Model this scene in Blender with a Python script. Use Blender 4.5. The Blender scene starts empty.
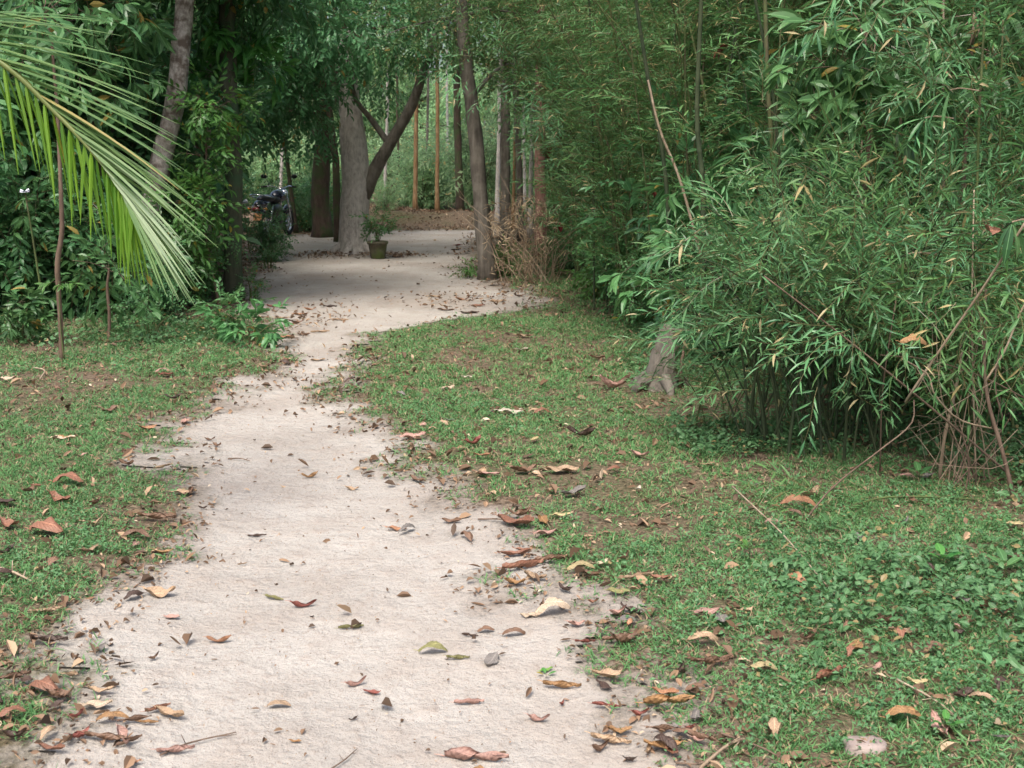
import bpy, bmesh, math, random
import numpy as np
from mathutils import Vector, Matrix

# ------------------------------------------------------------------ camera, sky, sun, exposure
rng = np.random.default_rng(11)
random.seed(5)
PI = math.pi
scn = bpy.context.scene
COL = scn.collection
FPX, CX, CY, CAMH = 1100.0, 512.0, 384.0, 1.5
PITCH = math.atan(219 / FPX)
cam_d = bpy.data.cameras.new('camera'); cam = bpy.data.objects.new('camera', cam_d); COL.objects.link(cam)
cam.location = (0, 0, CAMH); cam.rotation_euler = (PI / 2 - PITCH, 0, 0)
cam_d.sensor_width = 36; cam_d.lens = 36 * FPX / 1024; cam_d.clip_start = 0.05; cam_d.clip_end = 2000
cam_d.dof.use_dof = True; cam_d.dof.focus_distance = 5.0; cam_d.dof.aperture_fstop = 9
scn.camera = cam

SUN_EL, SUN_AZ = math.radians(62), math.radians(200)
world = bpy.data.worlds.new('World'); scn.world = world; world.use_nodes = True
wn = world.node_tree.nodes; wl = world.node_tree.links
sky = wn.new('ShaderNodeTexSky'); sky.sky_type = 'NISHITA'; sky.sun_disc = False
sky.sun_elevation = SUN_EL; sky.sun_rotation = SUN_AZ
sky.air_density = 1.0; sky.dust_density = 6.0; sky.ozone_density = 0.6
wl.new(sky.outputs[0], wn['Background'].inputs[0]); wn['Background'].inputs[1].default_value = 0.15
sd = bpy.data.lights.new('sun', 'SUN'); sd.energy = 1.5; sd.angle = math.radians(20); sd.color = (1.0, 0.975, 0.94)
sun = bpy.data.objects.new('sun', sd); COL.objects.link(sun)
# nishita: rotation 0 puts the sun towards +Y, growing clockwise
sdir = Vector((math.sin(SUN_AZ) * math.cos(SUN_EL), math.cos(SUN_AZ) * math.cos(SUN_EL), math.sin(SUN_EL)))
sun.rotation_euler = sdir.to_track_quat('Z', 'Y').to_euler()
scn.view_settings.view_transform = 'Standard'; scn.view_settings.look = 'None'
scn.view_settings.gamma = 1.0; scn.view_settings.exposure = 0.83
scn.cycles.max_bounces = 6; scn.cycles.diffuse_bounces = 3; scn.cycles.transmission_bounces = 3
scn.cycles.glossy_bounces = 2

# ------------------------------------------------------------------ pixel <-> place
def ray(px, py):
    a = (px - CX) / FPX; b = -(py - CY) / FPX
    return np.array([a, math.cos(PITCH) + b * math.sin(PITCH), -math.sin(PITCH) + b * math.cos(PITCH)])
def G(px, py):                       # the ground point seen at a pixel
    r = ray(px, py); t = CAMH / -r[2]
    return r[0] * t, r[1] * t
def P(px, py, Y):                    # the point seen at a pixel, Y metres ahead
    r = ray(px, py); t = Y / r[1]
    return np.array([r[0] * t, Y, CAMH + r[2] * t])
def XA(px, Y): return P(px, 200, Y)[0]

def vnoise(x, y, f, seed=0):
    x = np.asarray(x, float) * f + seed * 17.3; y = np.asarray(y, float) * f + seed * 9.1
    xi = np.floor(x); yi = np.floor(y); fx = x - xi; fy = y - yi
    fx = fx * fx * (3 - 2 * fx); fy = fy * fy * (3 - 2 * fy)
    def h(a, b):
        s = np.sin(a * 127.1 + b * 311.7 + seed * 74.7) * 43758.5453
        return s - np.floor(s)
    return (h(xi, yi) * (1 - fx) + h(xi + 1, yi) * fx) * (1 - fy) + (h(xi, yi + 1) * (1 - fx) + h(xi + 1, yi + 1) * fx) * fy

ROWS = [(768, 40, 765), (740, 66, 735), (700, 82, 690), (660, 80, 648), (640, 84, 622), (600, 110, 572), (560, 142, 524),
        (520, 162, 478), (480, 168, 436), (450, 166, 398), (420, 182, 352), (400, 205, 342), (380, 252, 340),
        (360, 285, 348), (345, 282, 354), (332, 278, 372), (322, 272, 430), (312, 262, 520), (302, 246, 545), (292, 240, 525),
        (282, 244, 492), (270, 244, 474), (250, 246, 480), (238, 252, 486), (232, 320, 492), (229, 380, 500)]
ED = []
for (py, l, r) in ROWS:
    xl, y = G(l, py); xr, _ = G(r, py); ED.append((y, xl, xr))
ED.insert(0, (ED[0][0] - 4, ED[0][1] - .3, ED[0][2] + .4))
ED = np.array(ED)
def edges(y): return np.interp(y, ED[:, 0], ED[:, 1]), np.interp(y, ED[:, 0], ED[:, 2])
def sand(x, y):
    xl, xr = edges(y)
    m = np.minimum(x - xl, xr - x)
    m = np.minimum(m, (ED[-1, 0] - y))
    n = (vnoise(x, y, 2.2, 1) - .5) * .40 + (vnoise(x, y, 6, 2) - .5) * .26 + (vnoise(x, y, 17, 12) - .5) * .12
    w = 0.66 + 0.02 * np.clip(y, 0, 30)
    return np.clip((m - .03 + n) / w + .5, 0, 1) * (1 - .24 * np.clip((y - 12.5) / 4, 0, 1))  # sand browner in the clearing, with its dimmer light put into the colour
def H(x, y):
    x = np.asarray(x, float); y = np.asarray(y, float)
    h = (vnoise(x, y, .7, 3) - .5) * .05
    xl, xr = edges(y)
    m = np.minimum(x - xl, xr - x)
    h = h - .02 * np.clip(m * 3, -1, 1)
    t = np.clip((y - 27.8) / 1.3, 0, 1)
    far = 0
    return h + t * t * (3 - 2 * t) * (.24 + .25 * (vnoise(x, y, 1.3, 6) - .5)) + far

def dents(x, y): return .008 * np.clip(vnoise(x, y, 4.5, 61) * vnoise(x, y, 1.7, 62) * 2, 0, 1)
def H2(x, y): return H(x, y) + np.where(sand(x, y) > .40, .004 + dents(x, y), 0)
# ------------------------------------------------------------------ materials
def new_mat(name):
    m = bpy.data.materials.new(name); m.use_nodes = True
    nt = m.node_tree; b = nt.nodes['Principled BSDF']
    return m, nt, b
def mixc(nt, fac, a, b):
    n = nt.nodes.new('ShaderNodeMix'); n.data_type = 'RGBA'
    for sock, v in ((n.inputs[0], fac), (n.inputs[6], a), (n.inputs[7], b)):
        if isinstance(v, bpy.types.NodeSocket): nt.links.new(v, sock)
        elif isinstance(v, (int, float)): sock.default_value = v
        else: sock.default_value = (*v, 1)
    return n.outputs[2]
def math_n(nt, op, a, b=None, clamp=False):
    n = nt.nodes.new('ShaderNodeMath'); n.operation = op; n.use_clamp = clamp
    for i, v in enumerate((a, b)):
        if v is None: continue
        if isinstance(v, bpy.types.NodeSocket): nt.links.new(v, n.inputs[i])
        else: n.inputs[i].default_value = v
    return n.outputs[0]
def noise_n(nt, scale, detail=3, rough=.6, coord=None, vec=None):
    n = nt.nodes.new('ShaderNodeTexNoise'); n.inputs['Scale'].default_value = scale
    n.inputs['Detail'].default_value = detail; n.inputs['Roughness'].default_value = rough
    if coord: nt.links.new(coord, n.inputs['Vector'])
    return n.outputs[0]
def ramp(nt, fac, stops):
    n = nt.nodes.new('ShaderNodeValToRGB'); cr = n.color_ramp
    while len(cr.elements) < len(stops): cr.elements.new(.5)
    for e, (p, c) in zip(cr.elements, stops):
        e.position = p; e.color = (*c, 1) if len(c) == 3 else c
    nt.links.new(fac, n.inputs[0]); return n.outputs[0]
def bump(nt, b, h, strength, dist=.01):
    n = nt.nodes.new('ShaderNodeBump'); n.inputs['Strength'].default_value = strength
    n.inputs['Distance'].default_value = dist
    nt.links.new(h, n.inputs['Height']); nt.links.new(n.outputs[0], b.inputs['Normal'])
def coords(nt, kind='Object'):
    return nt.nodes.new('ShaderNodeTexCoord').outputs[kind]

def leaf_mat(name, ca, cb, cdead, dead=.02, trans=.28, rough=.42, rib=1.5, twig=(.10, .075, .045)):
    m, nt, b = new_mat(name)
    at = nt.nodes.new('ShaderNodeAttribute'); at.attribute_name = 'lf'
    sp = nt.nodes.new('ShaderNodeSeparateXYZ'); nt.links.new(at.outputs['Vector'], sp.inputs[0])
    u, v, r = sp.outputs
    c = mixc(nt, r, ca, cb)
    oi = nt.nodes.new('ShaderNodeObjectInfo')
    hs = nt.nodes.new('ShaderNodeHueSaturation'); nt.links.new(c, hs.inputs['Color'])
    nt.links.new(math_n(nt, 'ADD', math_n(nt, 'MULTIPLY', oi.outputs['Random'], .5), .75), hs.inputs['Value'])
    nt.links.new(math_n(nt, 'ADD', math_n(nt, 'MULTIPLY', oi.outputs['Random'], .03), .485), hs.inputs['Hue'])
    c = hs.outputs[0]
    no = noise_n(nt, 9, 2, .5, coords(nt))
    c = mixc(nt, math_n(nt, 'MULTIPLY', no, .35), c, tuple(x * .55 for x in ca))
    ribf = math_n(nt, 'LESS_THAN', math_n(nt, 'ABSOLUTE', v), .09)
    c = mixc(nt, math_n(nt, 'MULTIPLY', ribf, .45), c, tuple(min(1, x * rib + .04) for x in cb))
    r2 = math_n(nt, 'FRACT', math_n(nt, 'MULTIPLY', r, 37.7))
    c = mixc(nt, math_n(nt, 'LESS_THAN', r2, dead), c, cdead)
    c = mixc(nt, math_n(nt, 'LESS_THAN', u, -.5), c, twig)
    nt.links.new(c, b.inputs['Base Color'])
    b.inputs['Roughness'].default_value = rough; b.inputs['Specular IOR Level'].default_value = .32
    tr = nt.nodes.new('ShaderNodeBsdfTranslucent')
    hs2 = nt.nodes.new('ShaderNodeHueSaturation'); hs2.inputs['Value'].default_value = 1.5; hs2.inputs['Hue'].default_value = .48
    nt.links.new(c, hs2.inputs['Color']); nt.links.new(hs2.outputs[0], tr.inputs[0])
    mx = nt.nodes.new('ShaderNodeMixShader'); mx.inputs[0].default_value = trans
    nt.links.new(b.outputs[0], mx.inputs[1]); nt.links.new(tr.outputs[0], mx.inputs[2])
    nt.links.new(mx.outputs[0], nt.nodes['Material Output'].inputs['Surface'])
    return m

def bark_mat(name, c1, c2, c3, sc=12, stretch=(1, 1, .25), moss=None, bs=.6):
    m, nt, b = new_mat(name)
    mp = nt.nodes.new('ShaderNodeMapping'); mp.inputs['Scale'].default_value = stretch
    nt.links.new(coords(nt), mp.inputs[0])
    n1 = noise_n(nt, sc, 6, .7, mp.outputs[0]); n2 = noise_n(nt, sc * .3, 3, .6, coords(nt))
    c = ramp(nt, n1, [(.3, c1), (.55, c2), (.75, c3)])
    if moss: c = mixc(nt, ramp(nt, n2, [(.45, (0, 0, 0)), (.6, (1, 1, 1))]), c, moss)
    else: c = mixc(nt, ramp(nt, n2, [(.45, (0, 0, 0)), (.65, (.5, .5, .5))]), c, c3)
    nt.links.new(c, b.inputs['Base Color']); b.inputs['Roughness'].default_value = .9
    bump(nt, b, n1, bs, .03); return m

def plain(name, c, rough=.5, metal=0., nz=.25, sc=30, coat=0):
    m, nt, b = new_mat(name)
    n = noise_n(nt, sc, 3, .6, coords(nt))
    nt.links.new(mixc(nt, n, tuple(x * (1 - nz) for x in c), tuple(min(1, x * (1 + nz)) for x in c)), b.inputs['Base Color'])
    b.inputs['Roughness'].default_value = rough; b.inputs['Metallic'].default_value = metal
    b.inputs['Coat Weight'].default_value = coat
    return m

def ground_mat():
    m, nt, b = new_mat('sandy_soil')
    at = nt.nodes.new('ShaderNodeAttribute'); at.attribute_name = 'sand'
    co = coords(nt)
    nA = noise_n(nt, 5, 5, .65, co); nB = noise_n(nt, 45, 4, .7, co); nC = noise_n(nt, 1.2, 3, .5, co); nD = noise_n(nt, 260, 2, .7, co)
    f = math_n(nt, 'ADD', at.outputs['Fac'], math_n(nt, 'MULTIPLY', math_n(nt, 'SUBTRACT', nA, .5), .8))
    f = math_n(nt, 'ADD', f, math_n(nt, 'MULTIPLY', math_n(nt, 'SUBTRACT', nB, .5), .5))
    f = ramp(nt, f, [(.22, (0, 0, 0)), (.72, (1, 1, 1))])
    s = mixc(nt, ramp(nt, nC, [(.35, (0, 0, 0)), (.65, (1, 1, 1))]), (.355, .33, .295), (.455, .43, .39))
    s = mixc(nt, ramp(nt, nA, [(.45, (0, 0, 0)), (.75, (.6, .6, .6))]), s, (.33, .28, .235))
    s = mixc(nt, ramp(nt, nB, [(.56, (0, 0, 0)), (.72, (.7, .7, .7))]), s, (.27, .22, .18))
    s = mixc(nt, ramp(nt, nD, [(.58, (0, 0, 0)), (.68, (.8, .8, .8))]), s, (.20, .15, .12))
    nE = noise_n(nt, .55, 4, .6, co); nF = noise_n(nt, 13, 3, .6, co)
    s = mixc(nt, ramp(nt, nE, [(.50, (0, 0, 0)), (.68, (.55, .55, .55))]), s, (.31, .26, .215))
    s = mixc(nt, ramp(nt, nF, [(.60, (0, 0, 0)), (.72, (.45, .45, .45))]), s, (.30, .245, .20))
    so = ramp(nt, nB, [(.3, (.045, .033, .024)), (.5, (.13, .095, .065)), (.7, (.27, .205, .145))])
    so = mixc(nt, ramp(nt, nC, [(.4, (0, 0, 0)), (.7, (.5, .5, .5))]), so, (.07, .085, .03))
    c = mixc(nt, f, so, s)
    nt.links.new(c, b.inputs['Base Color']); b.inputs['Roughness'].default_value = .95
    b.inputs['Specular IOR Level'].default_value = .2
    h = math_n(nt, 'ADD', math_n(nt, 'ADD', math_n(nt, 'MULTIPLY', nA, 3.5), math_n(nt, 'MULTIPLY', nF, 2.2)), math_n(nt, 'ADD', nB, math_n(nt, 'MULTIPLY', nD, .2)))
    bump(nt, b, h, .6, .02)
    return m

def litter_mat():
    m, nt, b = new_mat('dry_leaf')
    oi = nt.nodes.new('ShaderNodeObjectInfo')
    at = nt.nodes.new('ShaderNodeAttribute'); at.attribute_name = 'lf'
    sp = nt.nodes.new('ShaderNodeSeparateXYZ'); nt.links.new(at.outputs['Vector'], sp.inputs[0])
    u, v, r = sp.outputs
    n = noise_n(nt, 30, 5, .7, coords(nt))
    hs = nt.nodes.new('ShaderNodeHueSaturation'); nt.links.new(oi.outputs['Color'], hs.inputs['Color']); hs.inputs['Value'].default_value = .45
    c = mixc(nt, ramp(nt, n, [(.35, (0, 0, 0)), (.7, (1, 1, 1))]), oi.outputs['Color'], hs.outputs[0])
    hs2 = nt.nodes.new('ShaderNodeHueSaturation'); nt.links.new(oi.outputs['Color'], hs2.inputs['Color']); hs2.inputs['Value'].default_value = 1.5
    # side veins
    w = math_n(nt, 'SINE', math_n(nt, 'MULTIPLY', math_n(nt, 'SUBTRACT', u, math_n(nt, 'MULTIPLY', math_n(nt, 'ABSOLUTE', v), .25)), 60))
    c = mixc(nt, math_n(nt, 'MULTIPLY', math_n(nt, 'GREATER_THAN', w, .8), .2), c, hs2.outputs[0])
    c = mixc(nt, math_n(nt, 'MULTIPLY', math_n(nt, 'LESS_THAN', math_n(nt, 'ABSOLUTE', v), .08), .6), c, hs2.outputs[0])
    nt.links.new(c, b.inputs['Base Color']); b.inputs['Roughness'].default_value = .6
    bump(nt, b, w, .3, .002)
    return m
def debris_mat():
    m, nt, b = new_mat('leaf_debris')
    at = nt.nodes.new('ShaderNodeAttribute'); at.attribute_name = 'lf'
    sp = nt.nodes.new('ShaderNodeSeparateXYZ'); nt.links.new(at.outputs['Vector'], sp.inputs[0])
    c = ramp(nt, sp.outputs[2], [(.0, (.07, .045, .028)), (.3, (.18, .11, .065)), (.55, (.30, .19, .115)), (.8, (.42, .30, .19)), (1, (.56, .47, .35))])
    nt.links.new(c, b.inputs['Base Color']); b.inputs['Roughness'].default_value = .75
    return m

M = {}
M['ground'] = ground_mat(); M['dry'] = litter_mat(); M['debris'] = debris_mat()
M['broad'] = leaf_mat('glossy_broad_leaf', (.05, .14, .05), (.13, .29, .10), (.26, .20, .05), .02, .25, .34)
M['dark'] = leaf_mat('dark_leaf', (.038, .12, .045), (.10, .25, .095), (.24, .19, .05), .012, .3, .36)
M['vine'] = leaf_mat('bright_vine_leaf', (.045, .15, .035), (.11, .27, .06), (.30, .26, .05), .03, .32, .36)
M['bamboo'] = leaf_mat('bamboo_leaf', (.035, .125, .04), (.17, .34, .11), (.40, .33, .15), .04, .22, .38, twig=(.14, .13, .05))
M['bamboo_cool'] = leaf_mat('cool_bamboo_leaf', (.030, .11, .042), (.15, .32, .125), (.40, .34, .18), .04, .2, .32, twig=(.13, .12, .05))
M['far'] = leaf_mat('sunlit_far_leaf', (.11, .25, .10), (.34, .50, .26), (.42, .38, .16), .04, .42, .45)  # sunlight beyond the clearing put into these paler leaf colours
M['palm'] = leaf_mat('palm_leaflet', (.085, .18, .06), (.18, .29, .10), (.34, .30, .10), .03, .32, .33, rib=1.9, twig=(.22, .27, .09))
M['palm_hang'] = leaf_mat('yellow_green_leaflet', (.08, .19, .02), (.22, .36, .04), (.36, .36, .05), .02, .45, .38, rib=1.3)
M['grass'] = leaf_mat('grass_blade', (.035, .125, .035), (.17, .34, .12), (.34, .27, .16), .16, .2, .5)
M['weed'] = leaf_mat('ground_weed_leaf', (.055, .15, .055), (.14, .29, .12), (.28, .22, .10), .06, .25, .42)
M['dryweed'] = leaf_mat('straw', (.30, .22, .13), (.48, .38, .25), (.16, .10, .06), .15, .2, .7, twig=(.30, .23, .16))
M['redleaf'] = leaf_mat('red_dead_leaf', (.12, .015, .012), (.20, .03, .02), (.10, .04, .02), .1, .2, .5)
M['bark_pale'] = bark_mat('pale_grey_bark', (.28, .25, .22), (.54, .50, .455), (.70, .66, .61), 22, (1, 1, .4), None, 1.0)
M['bark_pole'] = bark_mat('grey_brown_bark', (.055, .048, .038), (.135, .118, .095), (.26, .235, .195), 16, (1, 1, .15))
M['bark_dark'] = bark_mat('dark_wet_bark', (.035, .025, .018), (.08, .055, .04), (.13, .10, .07), 12, (1, 1, .3), (.05, .07, .025))
M['bark_moss'] = bark_mat('mossy_bark', (.03, .035, .02), (.07, .075, .045), (.12, .12, .08), 14, (1, 1, .3), (.045, .085, .04))
M['bark_lean'] = bark_mat('leaning_grey_bark', (.17, .145, .125), (.38, .34, .30), (.58, .54, .50), 26, (1, 1, .6), (.12, .09, .07))
M['bark_orange'] = bark_mat('orange_brown_bark', (.13, .075, .035), (.28, .165, .075), (.36, .26, .15), 18, (1, 1, .3))
M['bark_red'] = bark_mat('reddish_bark', (.12, .055, .04), (.21, .11, .085), (.30, .19, .15), 9, (1, 1, .3))
M['culm'] = bark_mat('green_bamboo_culm', (.045, .065, .022), (.085, .12, .035), (.15, .17, .06), 10, (1, 1, .1), (.09, .08, .04), .1)
M['culm_dark'] = bark_mat('dark_bamboo_culm', (.016, .028, .014), (.035, .055, .022), (.07, .08, .035), 10, (1, 1, .1), None, .1)
M['culm_tan'] = bark_mat('dry_tan_stem', (.19, .13, .085), (.33, .25, .17), (.46, .38, .28), 20, (1, 1, .2), None, .2)
M['culm_brown'] = bark_mat('dry_brown_stem', (.08, .05, .035), (.15, .10, .07), (.24, .17, .12), 20, (1, 1, .2), None, .2)
M['black'] = plain('black_plastic', (.012, .012, .014), .35, nz=.3)
M['rubber'] = plain('tyre_rubber', (.018, .018, .018), .85)
M['chrome'] = plain('chrome', (.75, .76, .8), .15, 1., .05)
M['bluepaint'] = plain('dark_blue_paint', (.008, .010, .028), .2, 0, .1, coat=1)
M['plate'] = plain('orange_plate', (.75, .36, .16), .5, 0, .06)
M['platepink'] = plain('pale_plate', (.78, .55, .44), .5, 0, .06)
M['redlens'] = plain('red_lens', (.22, .01, .012), .2, 0, .1, coat=1)
M['amber'] = plain('amber_lens', (.55, .2, .02), .2, 0, .1, coat=1)
M['pot'] = bark_mat('mossy_clay_pot', (.055, .05, .035), (.11, .10, .065), (.19, .16, .11), 9, (1, 1, 1), (.08, .11, .03), .4)
M['stone'] = bark_mat('flat_stone', (.22, .17, .15), (.34, .275, .245), (.42, .35, .31), 9, (1, 1, 1), None, .5)
M['petal'] = plain('white_petal', (.72, .74, .82), .6, 0, .08)

# ------------------------------------------------------------------ mesh helpers
class Geo:
    """verts, loops, face sizes and the per-vertex leaf attribute (along, across, random)"""
    def __init__(s): s.V = []; s.L = []; s.S = []; s.A = []; s.n = 0
    def add(s, V, L, S, A=None):
        V = np.asarray(V, float).reshape(-1, 3)
        if A is None: A = np.tile([-1., 0, .5], (len(V), 1))
        s.V.append(V); s.L.append(np.asarray(L, int) + s.n); s.S.append(np.asarray(S, int)); s.A.append(np.asarray(A, float)); s.n += len(V)
        return s
    def arr(s): return np.concatenate(s.V), np.concatenate(s.L), np.concatenate(s.S), np.concatenate(s.A)
    def mesh(s, name, mat, smooth=False):
        V, L, S, A = s.arr()
        me = bpy.data.meshes.new(name)
        me.vertices.add(len(V)); me.vertices.foreach_set('co', V.astype(np.float32).ravel())
        me.loops.add(len(L)); me.loops.foreach_set('vertex_index', L.astype(np.int32))
        st = np.concatenate([[0], np.cumsum(S)[:-1]])
        me.polygons.add(len(S)); me.polygons.foreach_set('loop_start', st.astype(np.int32)); 
        at = me.attributes.new('lf', 'FLOAT_VECTOR', 'POINT'); at.data.foreach_set('vector', A.astype(np.float32).ravel())
        me.polygons.foreach_set('use_smooth', np.full(len(S), smooth))
        me.update(calc_edges=True); me.materials.append(mat)
        return me
    def build(s, name, mat, parent=None, smooth=False, loc=None):
        o = bpy.data.objects.new(name, s.mesh(name, mat, smooth)); COL.objects.link(o)
        if parent is not None: o.parent = parent
        if loc is not None: o.location = loc
        return o

def leaf(L, W, droop=.2, fold=.3, seg=3, wp=.42, r=.5, petiole=0., twist=0):
    """a pointed blade along +x, midrib folded, bent down by droop; returns arrays"""
    ts = np.linspace(0, 1, seg + 2)
    V = []; A = []; Lp = []; S = []
    for i, t in enumerate(ts):
        x = petiole + t * L * (1 - .18 * droop * t); z = -droop * L * .5 * t * t
        if i in (0, len(ts) - 1): V.append((x, 0, z)); A.append((t, 0, r))
        else:
            w = W * .5 * (math.sin(PI * t ** (math.log(.5) / math.log(wp))) ** .85)
            V += [(x, -w, z + fold * w), (x, 0, z), (x, w, z + fold * w)]; A += [(t, -1, r), (t, 0, r), (t, 1, r)]
    n = seg
    Lp += [0, 2, 1, 0, 3, 2]; S += [3, 3]
    for i in range(n - 1):
        a = 1 + 3 * i; b = a + 3
        Lp += [a, a + 1, b + 1, b, a + 1, a + 2, b + 2, b + 1]; S += [4, 4]
    a = 1 + 3 * (n - 1); e = a + 3
    Lp += [a, a + 1, e, a + 1, a + 2, e]; S += [3, 3]
    return np.array(V), np.array(Lp), np.array(S), np.array(A, float)

def frame(d, roll=0., up=(0, 0, 1)):
    d = np.array(d, float); d /= np.linalg.norm(d) + 1e-9
    u = np.array(up, float)
    if abs(d @ u) > .97: u = np.array([1., 0, 0])
    y = np.cross(u, d); y /= np.linalg.norm(y); z = np.cross(d, y)
    c, s = math.cos(roll), math.sin(roll)
    return np.stack([d, y * c + z * s, z * c - y * s], axis=1)

def tube(pts, rad, sides=8, wob=0., cap=True, seed=0):
    pts = np.array(pts, float); n = len(pts); rad = np.broadcast_to(np.array(rad, float), (n,))
    tg = np.gradient(pts, axis=0); tg /= np.linalg.norm(tg, axis=1)[:, None] + 1e-9
    ref = np.array([1., 0, 0]) if abs(tg[0][0]) < .8 else np.array([0, 1., 0])
    V = []
    rg = np.random.default_rng(seed)
    ang = np.linspace(0, 2 * PI, sides, endpoint=False)
    for i in range(n):
        a = ref - tg[i] * (ref @ tg[i]); a /= np.linalg.norm(a); ref = a; b = np.cross(tg[i], a)
        r = rad[i] * (1 + wob * (rg.random(sides) - .5) * 2)
        V.append(pts[i] + (np.cos(ang) * r)[:, None] * a + (np.sin(ang) * r)[:, None] * b)
    V = np.concatenate(V); L = []; S = []
    for i in range(n - 1):
        for k in range(sides):
            k2 = (k + 1) % sides
            L += [i * sides + k, i * sides + k2, (i + 1) * sides + k2, (i + 1) * sides + k]; S.append(4)
    if cap and sides > 2:
        L += list(range(sides))[::-1]; S.append(sides); L += [(n - 1) * sides + k for k in range(sides)]; S.append(sides)
    A = np.zeros((len(V), 3)); A[:, 0] = -1; A[:, 2] = .5
    return V, np.array(L), np.array(S), A

def smooth_path(ctrl, n=16):
    c = np.array(ctrl, float); k = len(c)
    if k < 3: return np.array([c[0] + (c[-1] - c[0]) * t for t in np.linspace(0, 1, n)])
    out = []
    P_ = np.vstack([2 * c[0] - c[1], c, 2 * c[-1] - c[-2]])
    for t in np.linspace(0, k - 1 - 1e-6, n):
        i = int(t); f = t - i; p0, p1, p2, p3 = P_[i:i + 4]
        out.append(.5 * (2 * p1 + (p2 - p0) * f + (2 * p0 - 5 * p1 + 4 * p2 - p3) * f * f + (3 * p1 - p0 - 3 * p2 + p3) * f ** 3))
    return np.array(out)

def put(geo, tpl, R, pos, sc=1., r=None):
    V, L, S, A = tpl
    A2 = A
    if r is not None: A2 = A.copy(); A2[:, 2] = (A2[:, 2] + r) % 1.
    geo.add((V * sc) @ R.T + pos, L, S, A2)

def spray(kind, sg):
    """a twig along +x carrying leaves"""
    g = Geo(); rg = np.random.default_rng(sg)
    if kind == 'bamboo': Lt, n, ll, lw, seg = .34, 9, .135, .017, 2
    elif kind == 'bamboo_fine': Lt, n, ll, lw, seg = .34, 12, .10, .012, 1
    elif kind == 'broad': Lt, n, ll, lw, seg = .34, 9, .125, .048, 2
    elif kind == 'round': Lt, n, ll, lw, seg = .26, 11, .06, .036, 1
    elif kind == 'long': Lt, n, ll, lw, seg = .22, 9, .20, .052, 3
    elif kind == 'far': Lt, n, ll, lw, seg = .45, 9, .16, .06, 1
    pts = [(Lt * t, .03 * math.sin(t * 3 + sg), -.06 * t * t) for t in np.linspace(0, 1, 5)]
    g.add(*tube(pts, np.linspace(.0028, .0012, 5), 3, cap=False))
    for k in range(n):
        t = (k + .6) / n if kind != 'long' else .45 + .55 * (k + .5) / n
        s = 1 if k % 2 else -1
        a = s * rg.uniform(.45, 1.05) if k < n - 1 else 0
        if kind == 'long': a = s * rg.uniform(.2, 1.3)
        el = rg.uniform(-.35, .25)
        if kind == 'long': el = rg.uniform(-.7, .1)
        d = (math.cos(a) * math.cos(el), math.sin(a) * math.cos(el), math.sin(el))
        q = rg.uniform(.7, 1.15)
        lf = leaf(ll * q, lw * rg.uniform(.8, 1.15), rg.uniform(.15, .9), rg.uniform(.1, .5), seg, .38 if 'bamboo' in kind else .45, rg.random(), .01)
        pos = np.array([Lt * t, .03 * math.sin(t * 3 + sg), -.06 * t * t])
        put(g, lf, frame(d, rg.uniform(-.6, .6)), pos)
    return g.arr()
SP = {k: [spray(k, i) for i in range(6)] for k in ('bamboo', 'bamboo_fine', 'broad', 'round', 'long', 'far')}

def bake(geo, tpls, pos, dirs, scale, roll=None, rg=rng):
    """many copies of small templates, written into one foliage mesh"""
    pos = np.asarray(pos, float); d = np.asarray(dirs, float); N = len(pos)
    if N == 0: return
    d = d / (np.linalg.norm(d, axis=1)[:, None] + 1e-9)
    up = np.tile([0., 0, 1.], (N, 1)); up[np.abs(d[:, 2]) > .97] = [1, 0, 0]
    y = np.cross(up, d); y /= np.linalg.norm(y, axis=1)[:, None]; z = np.cross(d, y)
    if roll is None: roll = rg.normal(0, .5, N)
    c = np.cos(roll)[:, None]; s = np.sin(roll)[:, None]
    R = np.stack([d, y * c + z * s, z * c - y * s], axis=2)
    pick = rg.integers(0, len(tpls), N); scale = np.broadcast_to(scale, (N,)); rr = rg.random(N) * .35
    for k, (V, L, S, A) in enumerate(tpls):
        idx = np.where(pick == k)[0]
        if len(idx) == 0: continue
        W = np.einsum('nij,vj->nvi', R[idx], V) * scale[idx][:, None, None] + pos[idx][:, None, :]
        A2 = np.tile(A, (len(idx), 1, 1)); A2[:, :, 2] = np.clip(A2[:, :, 2] * .75 + rr[idx][:, None] - .05, 0, 1)
        L2 = (L[None, :] + (np.arange(len(idx)) * len(V))[:, None]).ravel()
        geo.add(W.reshape(-1, 3), L2, np.tile(S, len(idx)), A2.reshape(-1, 3))

def blob_foliage(geo, blobs, kind, scale=(.8, 1.3), droop=.25, rg=rng, shell=.45):
    for (c, r, n) in blobs:
        d = rg.normal(size=(n, 3)); d /= np.linalg.norm(d, axis=1)[:, None]
        rad = rg.random(n) ** shell
        pos = np.array(c) + d * np.array(r) * rad[:, None]
        dirs = d * .8 + rg.normal(size=(n, 3)) * .45; dirs[:, 2] -= droop
        bake(geo, SP[kind], pos, dirs, rg.uniform(scale[0], scale[1], n), rg=rg)

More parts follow.
